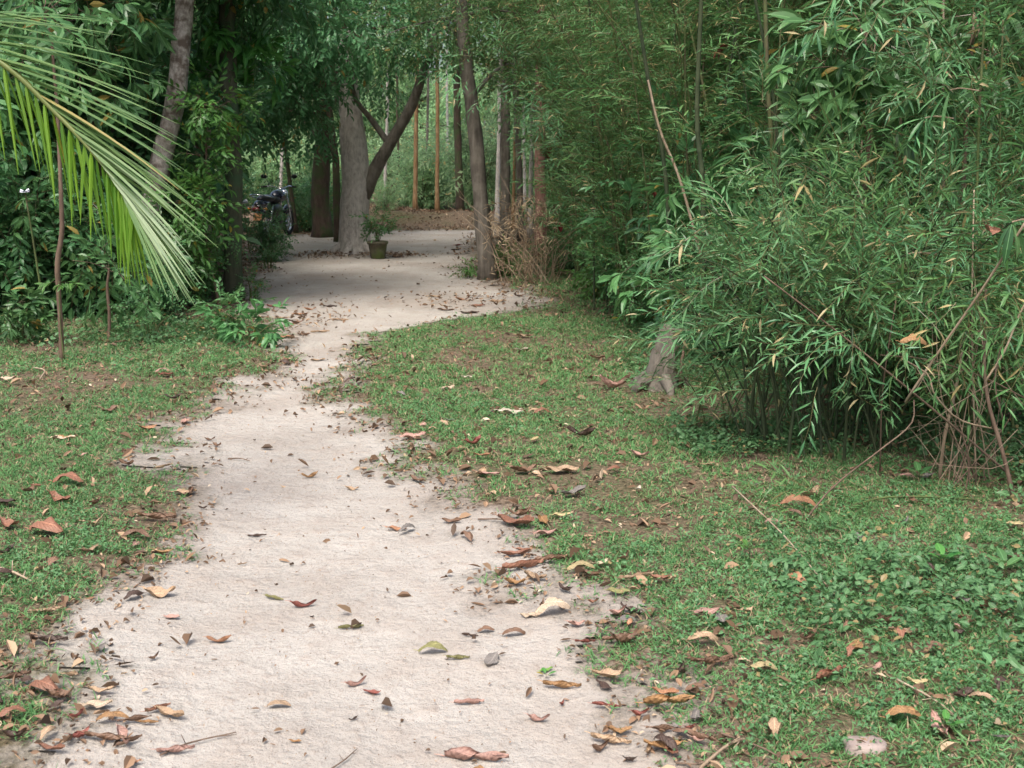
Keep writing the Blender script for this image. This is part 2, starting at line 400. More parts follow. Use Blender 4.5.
# ------------------------------------------------------------------ naming helpers
def tag(o, label=None, cat=None, group=None, kind=None):
    if label: o['label'] = label
    if cat: o['category'] = cat
    if group: o['group'] = group
    if kind: o['kind'] = kind
    return o
def empty(name, loc=(0, 0, 0), rz=0., sc=1.):
    o = bpy.data.objects.new(name, None); COL.objects.link(o)
    o.location = loc; o.rotation_euler = (0, 0, rz); o.scale = (sc, sc, sc); o.empty_display_size = .1
    return o
def kids(o): return [c for c in bpy.data.objects if c.parent == o]
KID = {}
def copy_tree(o, loc=None, rz=None, sc=None, label=None, group=None, parent=None):
    c = o.copy(); COL.objects.link(c); c.parent = parent
    if o not in KID: KID[o] = kids(o)
    for ch in KID[o]: copy_tree(ch, parent=c)
    if loc is not None: c.location = loc
    if rz is not None: c.rotation_euler = (0, 0, rz)
    if sc is not None: c.scale = (sc, sc, sc) if isinstance(sc, (int, float)) else sc
    if label: c['label'] = label
    if group: c['group'] = group
    return c
def gz(x, y): return float(H(x, y))

# ------------------------------------------------------------------ the setting: ground, path
def axis_n(vals): return np.array(vals)
def sheet(name, xs, ys, keep=None, dz=0.):
    X, Y = np.meshgrid(xs, ys) if np.ndim(xs) == 1 else (xs, ys)
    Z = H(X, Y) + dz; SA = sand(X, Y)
    ny, nx = X.shape
    V = np.stack([X, Y, Z], -1).reshape(-1, 3)
    i = np.arange(ny - 1)[:, None] * nx + np.arange(nx - 1)[None]
    F = np.stack([i, i + 1, i + nx + 1, i + nx], -1).reshape(-1, 4)
    if keep is not None:
        s = SA.ravel(); F = F[(s[F].min(axis=1) > keep)]
        used = np.unique(F); mp = -np.ones(len(V), int); mp[used] = np.arange(len(used)); V = V[used]; F = mp[F]; SA = s[used]
    g = Geo(); g.add(V, F.ravel(), np.full(len(F), 4))
    me = g.mesh(name, M['ground'], True)
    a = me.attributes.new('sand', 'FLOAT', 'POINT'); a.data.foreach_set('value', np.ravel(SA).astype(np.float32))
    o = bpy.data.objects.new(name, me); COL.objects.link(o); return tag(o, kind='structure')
gx = np.concatenate([-np.geomspace(300, 6.2, 30), np.arange(-6, 6.01, .1), np.geomspace(6.2, 300, 30)])
gy = np.concatenate([[-100, -40, -15, -6, -3, -1, 0, 1], np.arange(1.6, 12, .1), np.arange(12, 34, .2), np.geomspace(34.5, 600, 30)])
ground = sheet('ground', gx, gy)
py_ = np.concatenate([np.arange(-.5, 12, .05), np.arange(12, ED[-1, 0] + .6, .12)])
xl, xr = edges(py_)
tt = np.linspace(0, 1, 110)
PX = (xl - .5)[:, None] + (xr - xl + 1.)[:, None] * tt[None]; PY = np.repeat(py_[:, None], 110, 1)
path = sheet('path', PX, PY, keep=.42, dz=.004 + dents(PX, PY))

# ------------------------------------------------------------------ grass, weeds, debris (nobody could count them)
def tuft(sd, n, h, w, seg=1, flat=.6):
    g = Geo(); rg = np.random.default_rng(sd)
    for k in range(n):
        a = rg.uniform(0, 2 * PI); el = rg.uniform(.25, 1.35)
        lf = leaf(h * rg.uniform(.5, 1.1), w * rg.uniform(.7, 1.2), rg.uniform(.3, 1.4), .25, seg, .35, rg.random())
        put(g, lf, frame((math.cos(a) * math.cos(el), math.sin(a) * math.cos(el), math.sin(el)), rg.uniform(-.5, .5)),
            np.array([rg.uniform(-.02, .02), rg.uniform(-.02, .02), -.004]))
    return g.arr()
TUFT = [tuft(i, 8, .058, .0052, 2) for i in range(8)]
def weedt(sd, seg=1, n=6):
    g = Geo(); rg = np.random.default_rng(sd)
    for k in range(n):
        a = k * 2.4 + rg.uniform(-.4, .4); h = rg.uniform(.012, .045); e = rg.uniform(0, .035)
        lf = leaf(rg.uniform(.014, .026), rg.uniform(.009, .014), .5, .2, seg, .5, rg.random())
        base = np.array([math.cos(a) * e, math.sin(a) * e, h])
        put(g, lf, frame((math.cos(a), math.sin(a), rg.uniform(-.1, .5)), rg.uniform(-.4, .4)), base)
    return g.arr()
WEED = [weedt(i) for i in range(8)]

def thicket_edge(y): return np.interp(y, [2, 4.5, 5.3, 7.5, 10, 13, 17, 30], [2.6, 2.2, 1.55, 1.45, 1.3, 1.15, .9, 0.2])
def left_edge(y): return np.interp(y, [2, 9.5, 10.2, 12, 14, 30], [-8, -7.5, -3.4, -3.0, -3.4, -7.5])
def lawn_density(x, y):
    s = sand(x, y)
    d = np.clip(1.08 - s * 1.75, 0, 1) ** 1.3
    te = thicket_edge(y); d = np.where(x > te + .2, d * np.clip(1 - (x - te - .2) * .7, .22, 1), d)
    d = np.where((y > 10.0) & (x < left_edge(y) + .5), d * .35, d)
    d = np.where((x < 0) & (y > 10.5), d * np.clip(1 - (y - 10.5) / 2.2, .05, 1), d)
    d = np.where(y > 14.5, d * np.clip(1 - (y - 14.5) / 3, .08, 1), d)
    n = vnoise(x, y, 1.1, 8) * .6 + vnoise(x, y, 3.5, 9) * .4
    return d * np.clip((n - .27) * 3.2, .12, 1) * np.clip(vnoise(x, y, 11, 41) * 2.4 - .2, .1, 1)
def scatter(zones, dens):
    out = []
    for (x0, x1, y0, y1, per, sc) in zones:
        n = int((x1 - x0) * (y1 - y0) * per)
        x = rng.uniform(x0, x1, n); y = rng.uniform(y0, y1, n)
        k = (rng.random(n) < dens(x, y)) & (np.abs(x) < .53 * y + .8)
        out.append(np.stack([x[k], y[k], np.full(k.sum(), sc)], 1))
    return np.concatenate(out)
def ground_stuff(name, tpl, zones, dens, mat, label, cat, tilt=.25, dz=0., smin=.7):
    q = scatter(zones, dens); n = len(q); a = rng.uniform(0, 2 * PI, n)
    dirs = np.stack([np.cos(a), np.sin(a), rng.normal(0, tilt, n)], 1)
    pos = np.stack([q[:, 0], q[:, 1], H2(q[:, 0], q[:, 1]) + dz], 1)
    g = Geo(); bake(g, tpl, pos, dirs, q[:, 2] * rng.uniform(smin, 1.3, n), rng.normal(0, tilt, n))
    return tag(g.build(name, mat), label, cat, kind='stuff')
gz_ = [(-2.6, 3.2, 2.2, 5, 4200, .75), (-4.5, 4.2, 5, 7.5, 2800, .85), (-6, 4.6, 7.5, 11, 1500, 1.05), (-6, 4, 11, 17, 600, 1.3)]
ground_stuff('grass', TUFT, gz_, lambda x, y: lawn_density(x, y), M['grass'],
             'short green carpet grass covering both verges of the sandy path', 'grass')
ground_stuff('ground_weeds', WEED, [(-2.6, 3.2, 2.2, 5, 850, .8), (-4.5, 4.2, 5, 7.5, 420, .9), (-6, 4.6, 7.5, 11, 140, 1.2)],
             lambda x, y: lawn_density(x, y) * np.clip(vnoise(x, y, .9, 21) * 2.2 - .5 + (x > .8) * .4, 0, 1), M['weed'],
             'low small-leaved creeping weeds mixed through the verge grass', 'weeds', .35)
ground_stuff('tall_weeds', [weedt(70 + i, 3, 8) for i in range(8)], [(.9, 3.4, 2.4, 6.2, 700, 1.35), (-4.8, -2.6, 9.0, 10.6, 120, 2.), (.8, 3.0, 6.2, 9, 130, 1.8)],
             lambda x, y: np.clip(1.05 - sand(x, y) * 3, 0, 1) * np.clip(vnoise(x, y, 1.3, 55) * 2.6 - .9 + np.clip(x - 1.6, 0, 1) * .5, 0, 1), M['weed'],
             'taller leafy weeds in patches near the bamboo foot and lawn edges', 'weeds', .5, .01)
def chip(sd, L=.026):
    g = Geo(); rg = np.random.default_rng(sd)
    g.add(*leaf(L, L * rg.uniform(.2, .6), rg.uniform(-.8, .8), rg.uniform(.2, 1.4), 2, .5, rg.random())); return g.arr()
CHIP = [chip(i) for i in range(14)]
def litter_d(x, y):
    s = sand(x, y); e = np.exp(-((s - .35) / .28) ** 2)
    base = .26 + .8 * e * np.clip(vnoise(x, y, 1.6, 30) * 1.8 - .25, .1, 1)
    base = np.where(s > .72, .022 * np.clip(vnoise(x, y, 1.2, 31) * 2, 0, 1.5), base)
    base = np.where((x > thicket_edge(y)) | (x < left_edge(y)), .45, base)
    return np.where((y > 27) & (y < 34), .9, base)
ground_stuff('leaf_litter', CHIP, [(-2.6, 3.2, 2.2, 5, 1100, .8), (-2.6, 3.2, 2.2, 5, 170, 1.9), (-5, 4.6, 5, 9, 480, 1.1), (-5, 4.6, 5, 9, 90, 2.2), (-7, 5.5, 9, 18, 170, 1.8), (-9, 6, 18, 34, 70, 2.6)],
             litter_d, M['debris'], 'brown crumbs and torn bits of dry leaves lying over the ground', 'leaf litter', .5, .008)
ground_stuff('sand_specks', [chip(100 + i, .010) for i in range(6)], [(-2, 1.6, 2.2, 5.5, 420, .7), (-3, 1, 5.5, 11, 90, 1.1), (-6, 0.8, 11, 28, 12, 2.4)],
             lambda x, y: (sand(x, y) > .6) * .6, M['debris'], 'tiny dark crumbs strewn over the pale sand of the path', 'debris', .4, .008)
SEG = [leaf(.30, .05, -.2, .4, 2, .5, .3)]

# ------------------------------------------------------------------ fallen leaves
def dry_leaf(sd, L=1., W=.42, curl=.6, bend=.2, twist=.2, nx=11, ny=7):
    rg = np.random.default_rng(sd); g = Geo(); V = []; A = []
    ph = rg.uniform(0, 6, 4)
    for i in range(nx):
        t = i / (nx - 1); w = W * .5 * (max(math.sin(PI * t ** .9), 0) ** .7) + .004
        for j in range(ny):
            v = -1 + 2 * j / (ny - 1)
            a = curl * (1 + .4 * math.sin(ph[0] + 5 * t))
            s = v * w; th = a * v
            if abs(a) > .05: y = w * math.sin(th) / a; z = w * (1 - math.cos(th)) / abs(a) * (1 if a > 0 else -1)
            else: y = s; z = 0
            z += .032 * math.sin(9 * t + ph[1] + 3 * v) + .026 * math.sin(6 * v + ph[2] + 11 * t) + .012 * rg.normal() * abs(v)
            y *= 1 + .16 * math.sin(13 * t + ph[0]) * abs(v)
            tw = twist * (t - .5); y, z = y * math.cos(tw) - z * math.sin(tw), y * math.sin(tw) + z * math.cos(tw)
            z += bend * ((t - .5) ** 2) * 2; x = (t - .5) * L * (1 - .25 * abs(bend))
            y += .04 * math.sin(3 * t + ph[3])
            V.append((x, y, z)); A.append((t, v, .5))
    Lp = []; S = []
    for i in range(nx - 1):
        for j in range(ny - 1):
            a = i * ny + j; Lp += [a, a + ny, a + ny + 1, a + 1]; S.append(4)
    g.add(V, Lp, S, A)
    x0 = V[ny // 2]
    g.add(*tube([x0, (x0[0] - .07, x0[1] + .01, x0[2] + .02), (x0[0] - .16, x0[1] + .03, x0[2] + .015)], [.012, .009, .006], 4))
    Vx, L_, S_, A_ = g.arr(); Vx[:, 2] -= np.percentile(Vx[:, 2], 3)
    q = Geo(); q.add(Vx, L_, S_, A_)
    me = q.mesh('fallen_leaf', M['dry'], True)
    return me
DL = {'flat': [dry_leaf(i, 1, .45, .35, .12, .2) for i in range(5)],
      'cupped': [dry_leaf(20 + i, 1, .42, 1.1, .35, .5) for i in range(6)],
      'curled': [dry_leaf(40 + i, 1, .46, 1.9, .6, .8) for i in range(6)],
      'rolled': [dry_leaf(60 + i, 1, .34, 2.9, .15, .3) for i in range(4)],
      'arched': [dry_leaf(80 + i, 1, .4, -.9, -.5, .4) for i in range(5)]}
CLR = {'rust': (.27, .125, .075), 'brown': (.20, .115, .07), 'dark brown': (.075, .045, .032), 'tan': (.42, .29, .18),
       'pale tan': (.58, .45, .32), 'cream': (.66, .58, .46), 'orange': (.38, .19, .10), 'yellowish': (.46, .37, .19),
       'olive': (.24, .23, .09), 'pinkish': (.42, .25, .20), 'golden brown': (.34, .19, .08), 'reddish': (.24, .07, .05),
       'grey': (.20, .18, .16), 'green': (.16, .30, .05)}
NLEAF = [0]
def where(px, py, x, y):
    s = float(sand(x, y)); side = 'left' if x < float(sum(edges(y))) / 2 else 'right'
    if y > 12: return 'on the shaded sand by the clearing' if s > .6 else f'in the far {side} verge near the clearing'
    if s > .75: z = 'on bare sand'
    elif s > .2: z = f'at {side} path edge'
    else: z = f'in {side} verge grass'
    dist = 'at bottom of view' if py > 700 else 'near the camera' if py > 610 else 'in the near middle' if py > 520 else \
        'halfway up the path' if py > 430 else 'towards the path bend'
    return z + ' ' + dist
def fallen(px, py, lp, clr, form='cupped', ang=None):
    x, y = G(px, py); x = float(x); y = float(y)
    dep = math.hypot(y, CAMH); L = lp * dep / FPX * 1.08
    me = random.choice(DL[form]); o = bpy.data.objects.new('fallen_leaf', me); COL.objects.link(o)
    lift = .004 + .016 * (1 - float(sand(x, y)))
    o.location = (x, y, float(H2(x, y)) + lift)
    a = random.uniform(0, 2 * PI) if ang is None else math.radians(ang)
    o.rotation_euler = (random.uniform(-.15, .15), random.uniform(-.08, .08), a); wv = random.uniform(.8, 1.15)
    o.scale = (L, L * wv, L * random.uniform(.75, 1.1))
    c = CLR[clr]; k = random.uniform(.85, 1.15); o.color = (c[0] * k, c[1] * k, c[2] * k, 1)
    size = 'large' if L > .13 else 'small' if L < .06 else 'mid-sized'
    tag(o, f'{size} {form} {clr} dead leaf {where(px, py, x, y)}', 'leaf', 'fallen leaves along the path')
    NLEAF[0] += 1
    return o
HAND = """511 416 26 cream flat 20;562 483 32 tan flat 5;523 483 30 brown cupped 20;489 485 22 pinkish flat 0;582 444 32 dark-brown curled -20;467 381 10 cream flat 0
522 355 12 cream cupped 10;523 342 16 tan flat 0;597 363 16 brown cupped 0;482 467 17 orange cupped 10;474 454 24 reddish curled 30;413 443 26 pinkish flat 10
535 449 16 yellowish flat 80;638 502 12 cream cupped 60;574 507 28 grey cupped 25;562 529 18 yellowish flat 10;516 535 40 rust cupped -25;545 545 24 pinkish flat 10
352 490 14 tan cupped 0;396 530 20 orange flat 0;452 527 20 brown cupped 0;553 503 14 tan flat 60;614 391 34 pinkish curled 10;448 392 18 pale-tan flat 40;452 330 12 brown flat 0
69 493 32 rust arched 10;29 501 20 brown cupped 70;61 509 30 rust cupped -20;96 512 18 brown curled 60;10 533 30 rust cupped -20;47 539 46 rust arched -5;93 530 18 tan cupped 30
135 540 32 brown arched 0;120 536 20 tan curled 40;148 433 18 orange cupped 10;174 401 18 dark-brown curled 20;166 380 16 reddish flat 0;64 447 22 pale-tan flat 0;310 478 18 golden-brown curled 20
210 440 12 brown curled 0;164 555 20 golden-brown cupped 0;257 533 18 dark-brown rolled 10;160 592 32 tan cupped 8;274 595 22 olive rolled -20;303 603 28 reddish curled 10;203 509 10 dark-brown curled 0
157 521 36 brown rolled 0;7 384 18 pale-tan flat 0;49 615 28 tan rolled 20;6 560 22 dark-brown curled 50;172 615 16 pinkish flat 0;91 555 18 tan cupped 40;184 495 24 tan flat 0
219 638 26 orange curled 8;154 658 16 brown curled 60;351 626 24 olive rolled 15;279 705 24 tan arched 0;356 682 24 pinkish curled 30;372 690 18 reddish cupped 0;295 739 12 golden-brown cupped 0
50 647 40 dark-brown rolled 0;45 698 42 rust arched -10;60 704 30 brown curled 10;14 688 32 brown rolled 30;102 698 26 tan cupped 5;12 727 28 rust arched 30;78 726 18 reddish curled 60
113 727 32 golden-brown arched 5;135 726 30 brown rolled 20;170 718 34 tan cupped -20;158 712 24 rust rolled 40;16 746 24 dark-brown curled 0;49 745 24 tan arched 80;109 745 46 brown rolled 0;80 745 24 reddish curled 40
53 759 28 rust cupped 0;98 713 26 pale-tan flat 20;176 752 34 pinkish rolled 5;353 716 12 dark-brown curled 30;135 765 14 orange cupped 0;130 747 24 brown rolled 30
516 563 30 rust cupped 8;523 576 42 rust rolled 15;535 588 24 tan cupped -30;551 570 32 brown rolled 15;581 581 30 yellowish arched 10;600 578 20 pale-tan cupped 40;625 574 20 brown curled 70
639 592 30 tan rolled 10;660 595 20 rust cupped -20;553 620 38 pale-tan arched 20;543 614 18 brown curled 80;530 621 18 pale-tan flat 0;486 632 18 brown arched 10;470 636 16 dark-brown rolled 0;514 636 24 brown arched 0
433 651 30 olive arched 15;458 657 22 olive rolled 0;618 606 22 olive flat 10;630 632 16 orange arched 60;618 625 22 pinkish curled 15;620 646 34 brown rolled 15;585 649 20 reddish rolled 5;593 614 12 rust curled 0;576 632 18 pinkish cupped 0
562 685 36 golden-brown rolled -5;607 680 30 tan cupped 12;546 670 14 green flat 20;469 700 28 pinkish rolled 10;562 700 12 reddish curled 60;539 715 24 pinkish curled -25;606 706 26 reddish rolled 0
669 708 48 golden-brown rolled 3;665 700 26 orange cupped 0;662 731 30 brown rolled 0;611 736 38 tan rolled -20;600 743 24 brown curled 20;648 748 20 tan curled 70;630 755 16 dark-brown curled 0;477 753 60 pinkish rolled -2;480 764 14 golden-brown arched 0
681 678 26 dark-brown curled 60;695 695 22 brown arched 0;702 653 32 tan arched 10;709 672 36 brown rolled 10;698 743 16 pinkish curled 0;690 730 14 reddish curled 30;620 729 24 golden-brown cupped 0;640 716 20 reddish curled 0
795 599 28 orange arched -40;902 650 30 tan cupped 10;932 667 24 brown arched 30;850 669 20 rust arched 70;844 644 16 brown cupped 60;807 655 26 brown curled 40;763 682 28 yellowish arched 0;830 690 46 rust rolled 40
877 684 18 pinkish cupped 50;981 717 26 tan arched -40;902 734 36 golden-brown arched 0;915 699 22 yellowish cupped 0;706 628 26 pinkish flat 0;744 628 20 tan cupped 30;999 702 24 dark-brown arched 60;947 614 22 brown curled 0
985 617 20 yellowish cupped -20;959 618 18 grey cupped -10;809 508 28 tan cupped 30;797 521 38 orange arched 10;771 538 16 pinkish arched 0;667 595 16 tan flat 0;1014 537 18 yellowish flat 0;719 671 30 brown rolled 25;780 600 16 dark-brown curled 0
434 296 14 tan flat 0;462 300 14 orange cupped 0;498 302 16 tan flat 0;520 298 12 brown cupped 0;478 306 14 rust flat 0;446 309 16 brown flat 0;283 317 16 tan flat 0;300 312 14 orange flat 0;310 307 12 orange cupped 0;296 322 14 brown cupped 0;275 305 16 reddish flat 0
320 330 18 tan rolled 20;286 337 14 orange flat 0;303 334 12 brown cupped 0;318 358 14 tan flat 0;270 326 12 pale-tan flat 0;470 312 18 dark-brown flat 0;398 257 12 dark-brown rolled 0;458 245 9 reddish rolled 0;456 249 9 dark-brown rolled 0;502 270 10 brown cupped 0;330 305 14 dark-brown rolled 0;340 318 16 tan rolled 0"""
for row in HAND.replace('\n', ';').split(';'):
    a, b_, l, c, f, an = row.split(); fallen(float(a), float(b_), float(l), c.replace('-', ' '), f, float(an) + random.uniform(-12, 12))
# the rest, denser along the two edges of the sand
cl = list(CLR)[:13]
while NLEAF[0] < 298:
    py = 330 + 430 * random.random() ** 1.0; px = random.uniform(0, 1023)
    x, y = G(px, py); s = float(sand(x, y))
    if x > float(thicket_edge(y)) + 1.2: continue
    pr = .9 if .12 < s < .75 else .33 if s <= .12 else .015
    if random.random() > pr: continue
    dep = math.hypot(y, CAMH); L = random.uniform(.035, .11) * FPX / dep
    fallen(px, py, L, random.choice(['brown', 'brown', 'brown', 'tan', 'dark brown', 'pinkish', 'dark brown', 'golden brown', 'tan', 'grey', 'rust']),
           random.choice(['flat', 'cupped', 'curled', 'rolled', 'arched']))

# ------------------------------------------------------------------ builders of plants
def limb_path(a, b, sag=.15, n=9):
    a = np.array(a, float); b = np.array(b, float); m = (a + b) / 2 + rng.normal(0, .06, 3) * np.linalg.norm(b - a)
    m[2] += sag * np.linalg.norm(b - a) * .5
    return smooth_path([a, m, b], n)

def tree(name, label, base, ctrl, radii, blobs, bark, leafm, kind, lsc=(.8, 1.3), droop=.25, group=None, flare=1.4, cat='tree', sides=12, wob=.08, droot=True, limb_r=.35, crown_name='crown'):
    """ctrl and blobs relative to base"""
    r = empty(name, base); tag(r, label, cat, group)
    p = smooth_path(ctrl, 22); p[3:] += np.cumsum(rng.normal(0, radii[0] * (.02 if name == 'slender_tree' else .06), (19, 3)) * [1, 1, 0], axis=0); rad = np.interp(np.linspace(0, 1, 22), np.linspace(0, 1, len(radii)), radii)
    rad = rad * (1 + (flare - 1) * np.exp(-np.linspace(0, 1, 22) * 22)); p[0][2] -= .08
    g = Geo(); g.add(*tube(p, rad, sides, wob, seed=int(abs(base[0] * 100)) % 97))
    for (c, rr, n) in blobs:
        c = np.array(c, float)
        k = int(np.argmin(np.abs(p[:, 2] - (c[2] - np.linalg.norm(c[:2] - p[-1][:2]) * .5)))); k = max(k, 5)
        r0 = rad[k] * limb_r + .006
        q = limb_path(p[k], c, .2); g.add(*tube(q, np.linspace(r0, r0 * .2, len(q)), 6, .06))
        for _ in range(4):
            e = c + rng.normal(size=3) * np.array(rr) * .45; s = q[rng.integers(4, 8)]
            w = limb_path(s, e, .1, 6); g.add(*tube(w, np.linspace(r0 * .4, .003, len(w)), 4))
    g.build('trunk', bark, r, smooth=True)
    f = Geo(); blob_foliage(f, blobs, kind, lsc, droop)
    f.build(crown_name, leafm, r)
    return r

def shrub(name, label, base, h, w, n, kind, leafm, bark='bark_dark', lsc=(.7, 1.2), stems=6, group=None, cat='shrub', z0=.05, droop=.1):
    r = empty(name, base); tag(r, label, cat, group); g = Geo(); blobs = []
    for k in range(stems):
        a = k * 2.4 + rng.uniform(-.4, .4); e = w * rng.uniform(.25, .8)
        tip = np.array([math.cos(a) * e, math.sin(a) * e, h * rng.uniform(.5, .95)])
        q = smooth_path([(math.cos(a) * .04, math.sin(a) * .04, -.04), tip * [.4, .4, .55], tip], 9)
        g.add(*tube(q, np.linspace(.009 + .006 * h, .003, 9), 5, .05))
        for t in (.35, .65, 1.):
            c = q[int(t * 8)]
            blobs.append((c + [0, 0, z0], (w * .38, w * .38, h * .24), max(3, int(n / stems / 3))))
    g.build('stem', M[bark], r, smooth=True)
    f = Geo(); blob_foliage(f, blobs, kind, lsc, droop)
    f.build('foliage', leafm, r)
    return r

def culm_path(L, lean, bend, az, n=14, pw=1.5, base=(0, 0, 0)):
    p = [np.array(base, float)]
    for i in range(1, n):
        s = (i - .5) / (n - 1); th = lean + bend * s ** pw; st = L / (n - 1)
        p.append(p[-1] + st * np.array([math.sin(th) * math.cos(az), math.sin(th) * math.sin(az), math.cos(th)]))
    return np.array(p)
def culm_leaves(g, p, n, kind, smin, sc, side=.9, droop=.15):
    m = len(p); s = smin + (1 - smin) * rng.random(n) ** .8; k = s * (m - 1); i = np.minimum(k.astype(int), m - 2); f = (k - i)[:, None]
    pos = p[i] * (1 - f) + p[i + 1] * f; tg = p[i + 1] - p[i]; tg /= np.linalg.norm(tg, axis=1)[:, None]
    rd = rng.normal(size=(n, 3)); rd -= tg * np.sum(rd * tg, 1)[:, None]; rd /= np.linalg.norm(rd, axis=1)[:, None]
    d = rd * side + tg * .7; d[:, 2] -= droop
    off = rng.random(n)[:, None] ** 1.5 * .35 * sc[1]
    bake(g, SP[kind], pos + rd * off, d, rng.uniform(sc[0], sc[1], n))
def culm_tube(g, p, r0, r1, sides=6):
    q = []; rr = []
    n = len(p)
    for i in range(n):
        t = i / (n - 1); r = r0 + (r1 - r0) * t; q.append(p[i]); rr.append(r * 1.18)
        if i < n - 1: q += [p[i] * .93 + p[i + 1] * .07, p[i] * .07 + p[i + 1] * .93]; rr += [r, r]
    g.add(*tube(q, rr, sides))
CULMS = []
def proto_culm(L, lean, bend, r0, nsp, kind, mat, cm, smin=.18, sc=(.7, 1.3)):
    p = culm_path(L, lean, bend, 0, 18, 1.6); p[0][2] -= .05
    g = Geo(); culm_tube(g, p, r0, r0 * .2)
    f = Geo(); culm_leaves(f, p, nsp, kind, smin, sc)
    return g.mesh('culm', cm, True), f.mesh('foliage', mat)
TALL = [proto_culm(rng.uniform(4.5, 7), rng.uniform(.02, .16), rng.uniform(.5, 1.3), rng.uniform(.009, .017), 165, 'bamboo_fine' if i % 2 else 'bamboo', M['bamboo'], M['culm'], .10, (.6, 1.1)) for i in range(7)]
MID = [proto_culm(rng.uniform(2.2, 3.4), rng.uniform(.05, .3), rng.uniform(.6, 1.5), rng.uniform(.006, .010), 75, 'bamboo', M['bamboo_cool'], M['culm'], .12, (.55, .95)) for i in range(6)]
def bamboo(label, x, y, n, protos, spread, sc=1., rzmean=None, group='tall bamboo clumps of the right-hand thicket', name='bamboo_clump'):
    r = empty(name, (x, y, gz(x, y))); tag(r, label, 'bamboo', group)
    for k in range(n):
        me, fo = protos[int(rng.integers(len(protos)))]
        c = bpy.data.objects.new('culm', me); COL.objects.link(c); c.parent = r
        a = rng.uniform(0, 2 * PI); e = spread * math.sqrt(rng.random())
        c.location = (math.cos(a) * e, math.sin(a) * e, 0); c.rotation_euler = (0, 0, a + rng.normal(0, .7)); s = sc * rng.uniform(.75, 1.15); c.scale = (s, s, s)
        f = bpy.data.objects.new('foliage', fo); COL.objects.link(f); f.parent = c
    return r

# ------------------------------------------------------------------ the main tree of the clearing
bx, by = G(355, 253)
def rel(px, py, Y, b): return P(px, py, Y) - np.array([b[0], b[1], 0])
def main_tree():
    base = (bx, by, gz(bx, by)); b = base
    r = empty('shade_tree', base); tag(r, 'stout pale-barked shade tree forking low beside the potted plant in the clearing', 'tree')
    g = Geo()
    p = smooth_path([(0.02, 0, -.1), rel(354, 225, by, b), rel(356, 180, by, b), rel(352, 130, by, b), rel(349, 95, by, b), rel(345, 30, by, b)], 22)
    rad = np.interp(np.linspace(0, 1, 22), [0, .06, .15, .5, .7, 1], [.40, .30, .262, .235, .19, .12])
    g.add(*tube(p, rad, 18, .05, seed=3))
    for k in range(6):
        a = k * 1.05 + .3; q = smooth_path([(0, 0, .28), (math.cos(a) * .28, math.sin(a) * .28, .1), (math.cos(a) * .55, math.sin(a) * .55, -.06)], 7)
        g.add(*tube(q, np.linspace(.12, .04, 7), 7, .1))
    g.build('trunk', M['bark_pale'], r, smooth=True)
    h = Geo()
    q = smooth_path([rel(362, 196, by, b), rel(376, 168, by, b), rel(392, 140, by, b), rel(412, 105, by, b), rel(424, 70, by - .2, b), rel(440, 20, by - .4, b)], 16)
    h.add(*tube(q, np.interp(np.linspace(0, 1, 16), [0, .3, 1], [.15, .105, .06]), 10, .07))
    q2 = smooth_path([rel(390, 146, by, b), rel(370, 118, by, b), rel(355, 98, by - .5, b), rel(348, 60, by - .8, b)], 9)
    h.add(*tube(q2, np.linspace(.06, .03, 9), 7, .07))
    h.build('branch', M['bark_pole'], r, smooth=True)
    f = Geo()
    bl = []
    for (px, py, dy, rx, rz, n) in [(275, 60, -1.5, .9, .65, 180), (330, 30, -2, .9, .6, 180), (300, 90, -1.2, .7, .4, 110), (375, 40, -1, .8, .5, 100), (430, 30, -1, .8, .5, 80),
                                    (255, 120, -1, .5, .4, 90), (240, 20, 0, 1.2, .9, 200), (340, -40, 0, 1.6, 1., 320), (430, -30, 0, 1.3, .8, 200), (300, 120, 1.5, 1.2, .5, 130), (280, -90, 1, 1.6, .8, 130), (270, 20, 2, 1.6, 1., 220)]:
        c = rel(px, py, by + dy, b); bl.append((c, (rx, rx, rz), n))
        q = limb_path(p[18] if px < 380 else q2[-1] * 0 + p[20], c, .2)
        f.add(*tube(q, np.linspace(.05, .012, len(q)), 5))
    blob_foliage(f, bl, 'broad', (.8, 1.25), .45)
    f.build('crown', M['dark'], r)
main_tree()

# ring of old leaves round its foot, one for each side of the trunk as seen
def mulch(name, label, px, py, rx, ry, n):
    x, y = G(px, py); q = rng.normal(size=(n, 2)) * [rx, ry] * .5 + [x, y]; a = rng.uniform(0, 6.28, n); g = Geo()
    bake(g, CHIP, np.column_stack([q, H2(q[:, 0], q[:, 1]) + .01 + rng.random(n) * .03]), np.column_stack([np.cos(a), np.sin(a), rng.normal(0, .3, n)]), rng.uniform(.9, 2.6, n))
    tag(g.build(name, M['debris']), label, 'leaf litter', kind='stuff')
mulch('leaf_heap', 'dark ring of rotting leaves round the foot of the pale shade tree', 325, 255, .9, .8, 500)
mulch('leaf_heap', 'low heap of dark leaves right of the flower pot', 398, 255, .5, .5, 300)
mulch('leaf_heap', 'drift of brown and orange leaves where path meets clearing on left', 300, 318, .55, 1.4, 200)
mulch('leaf_heap', 'drift of tan leaves at foot of the leaning grey post trunk', 465, 300, .9, .8, 210)
mulch('leaf_heap', 'heap of small brown leaves on the low bank behind the clearing', 428, 219, 3.4, 2.4, 3800)

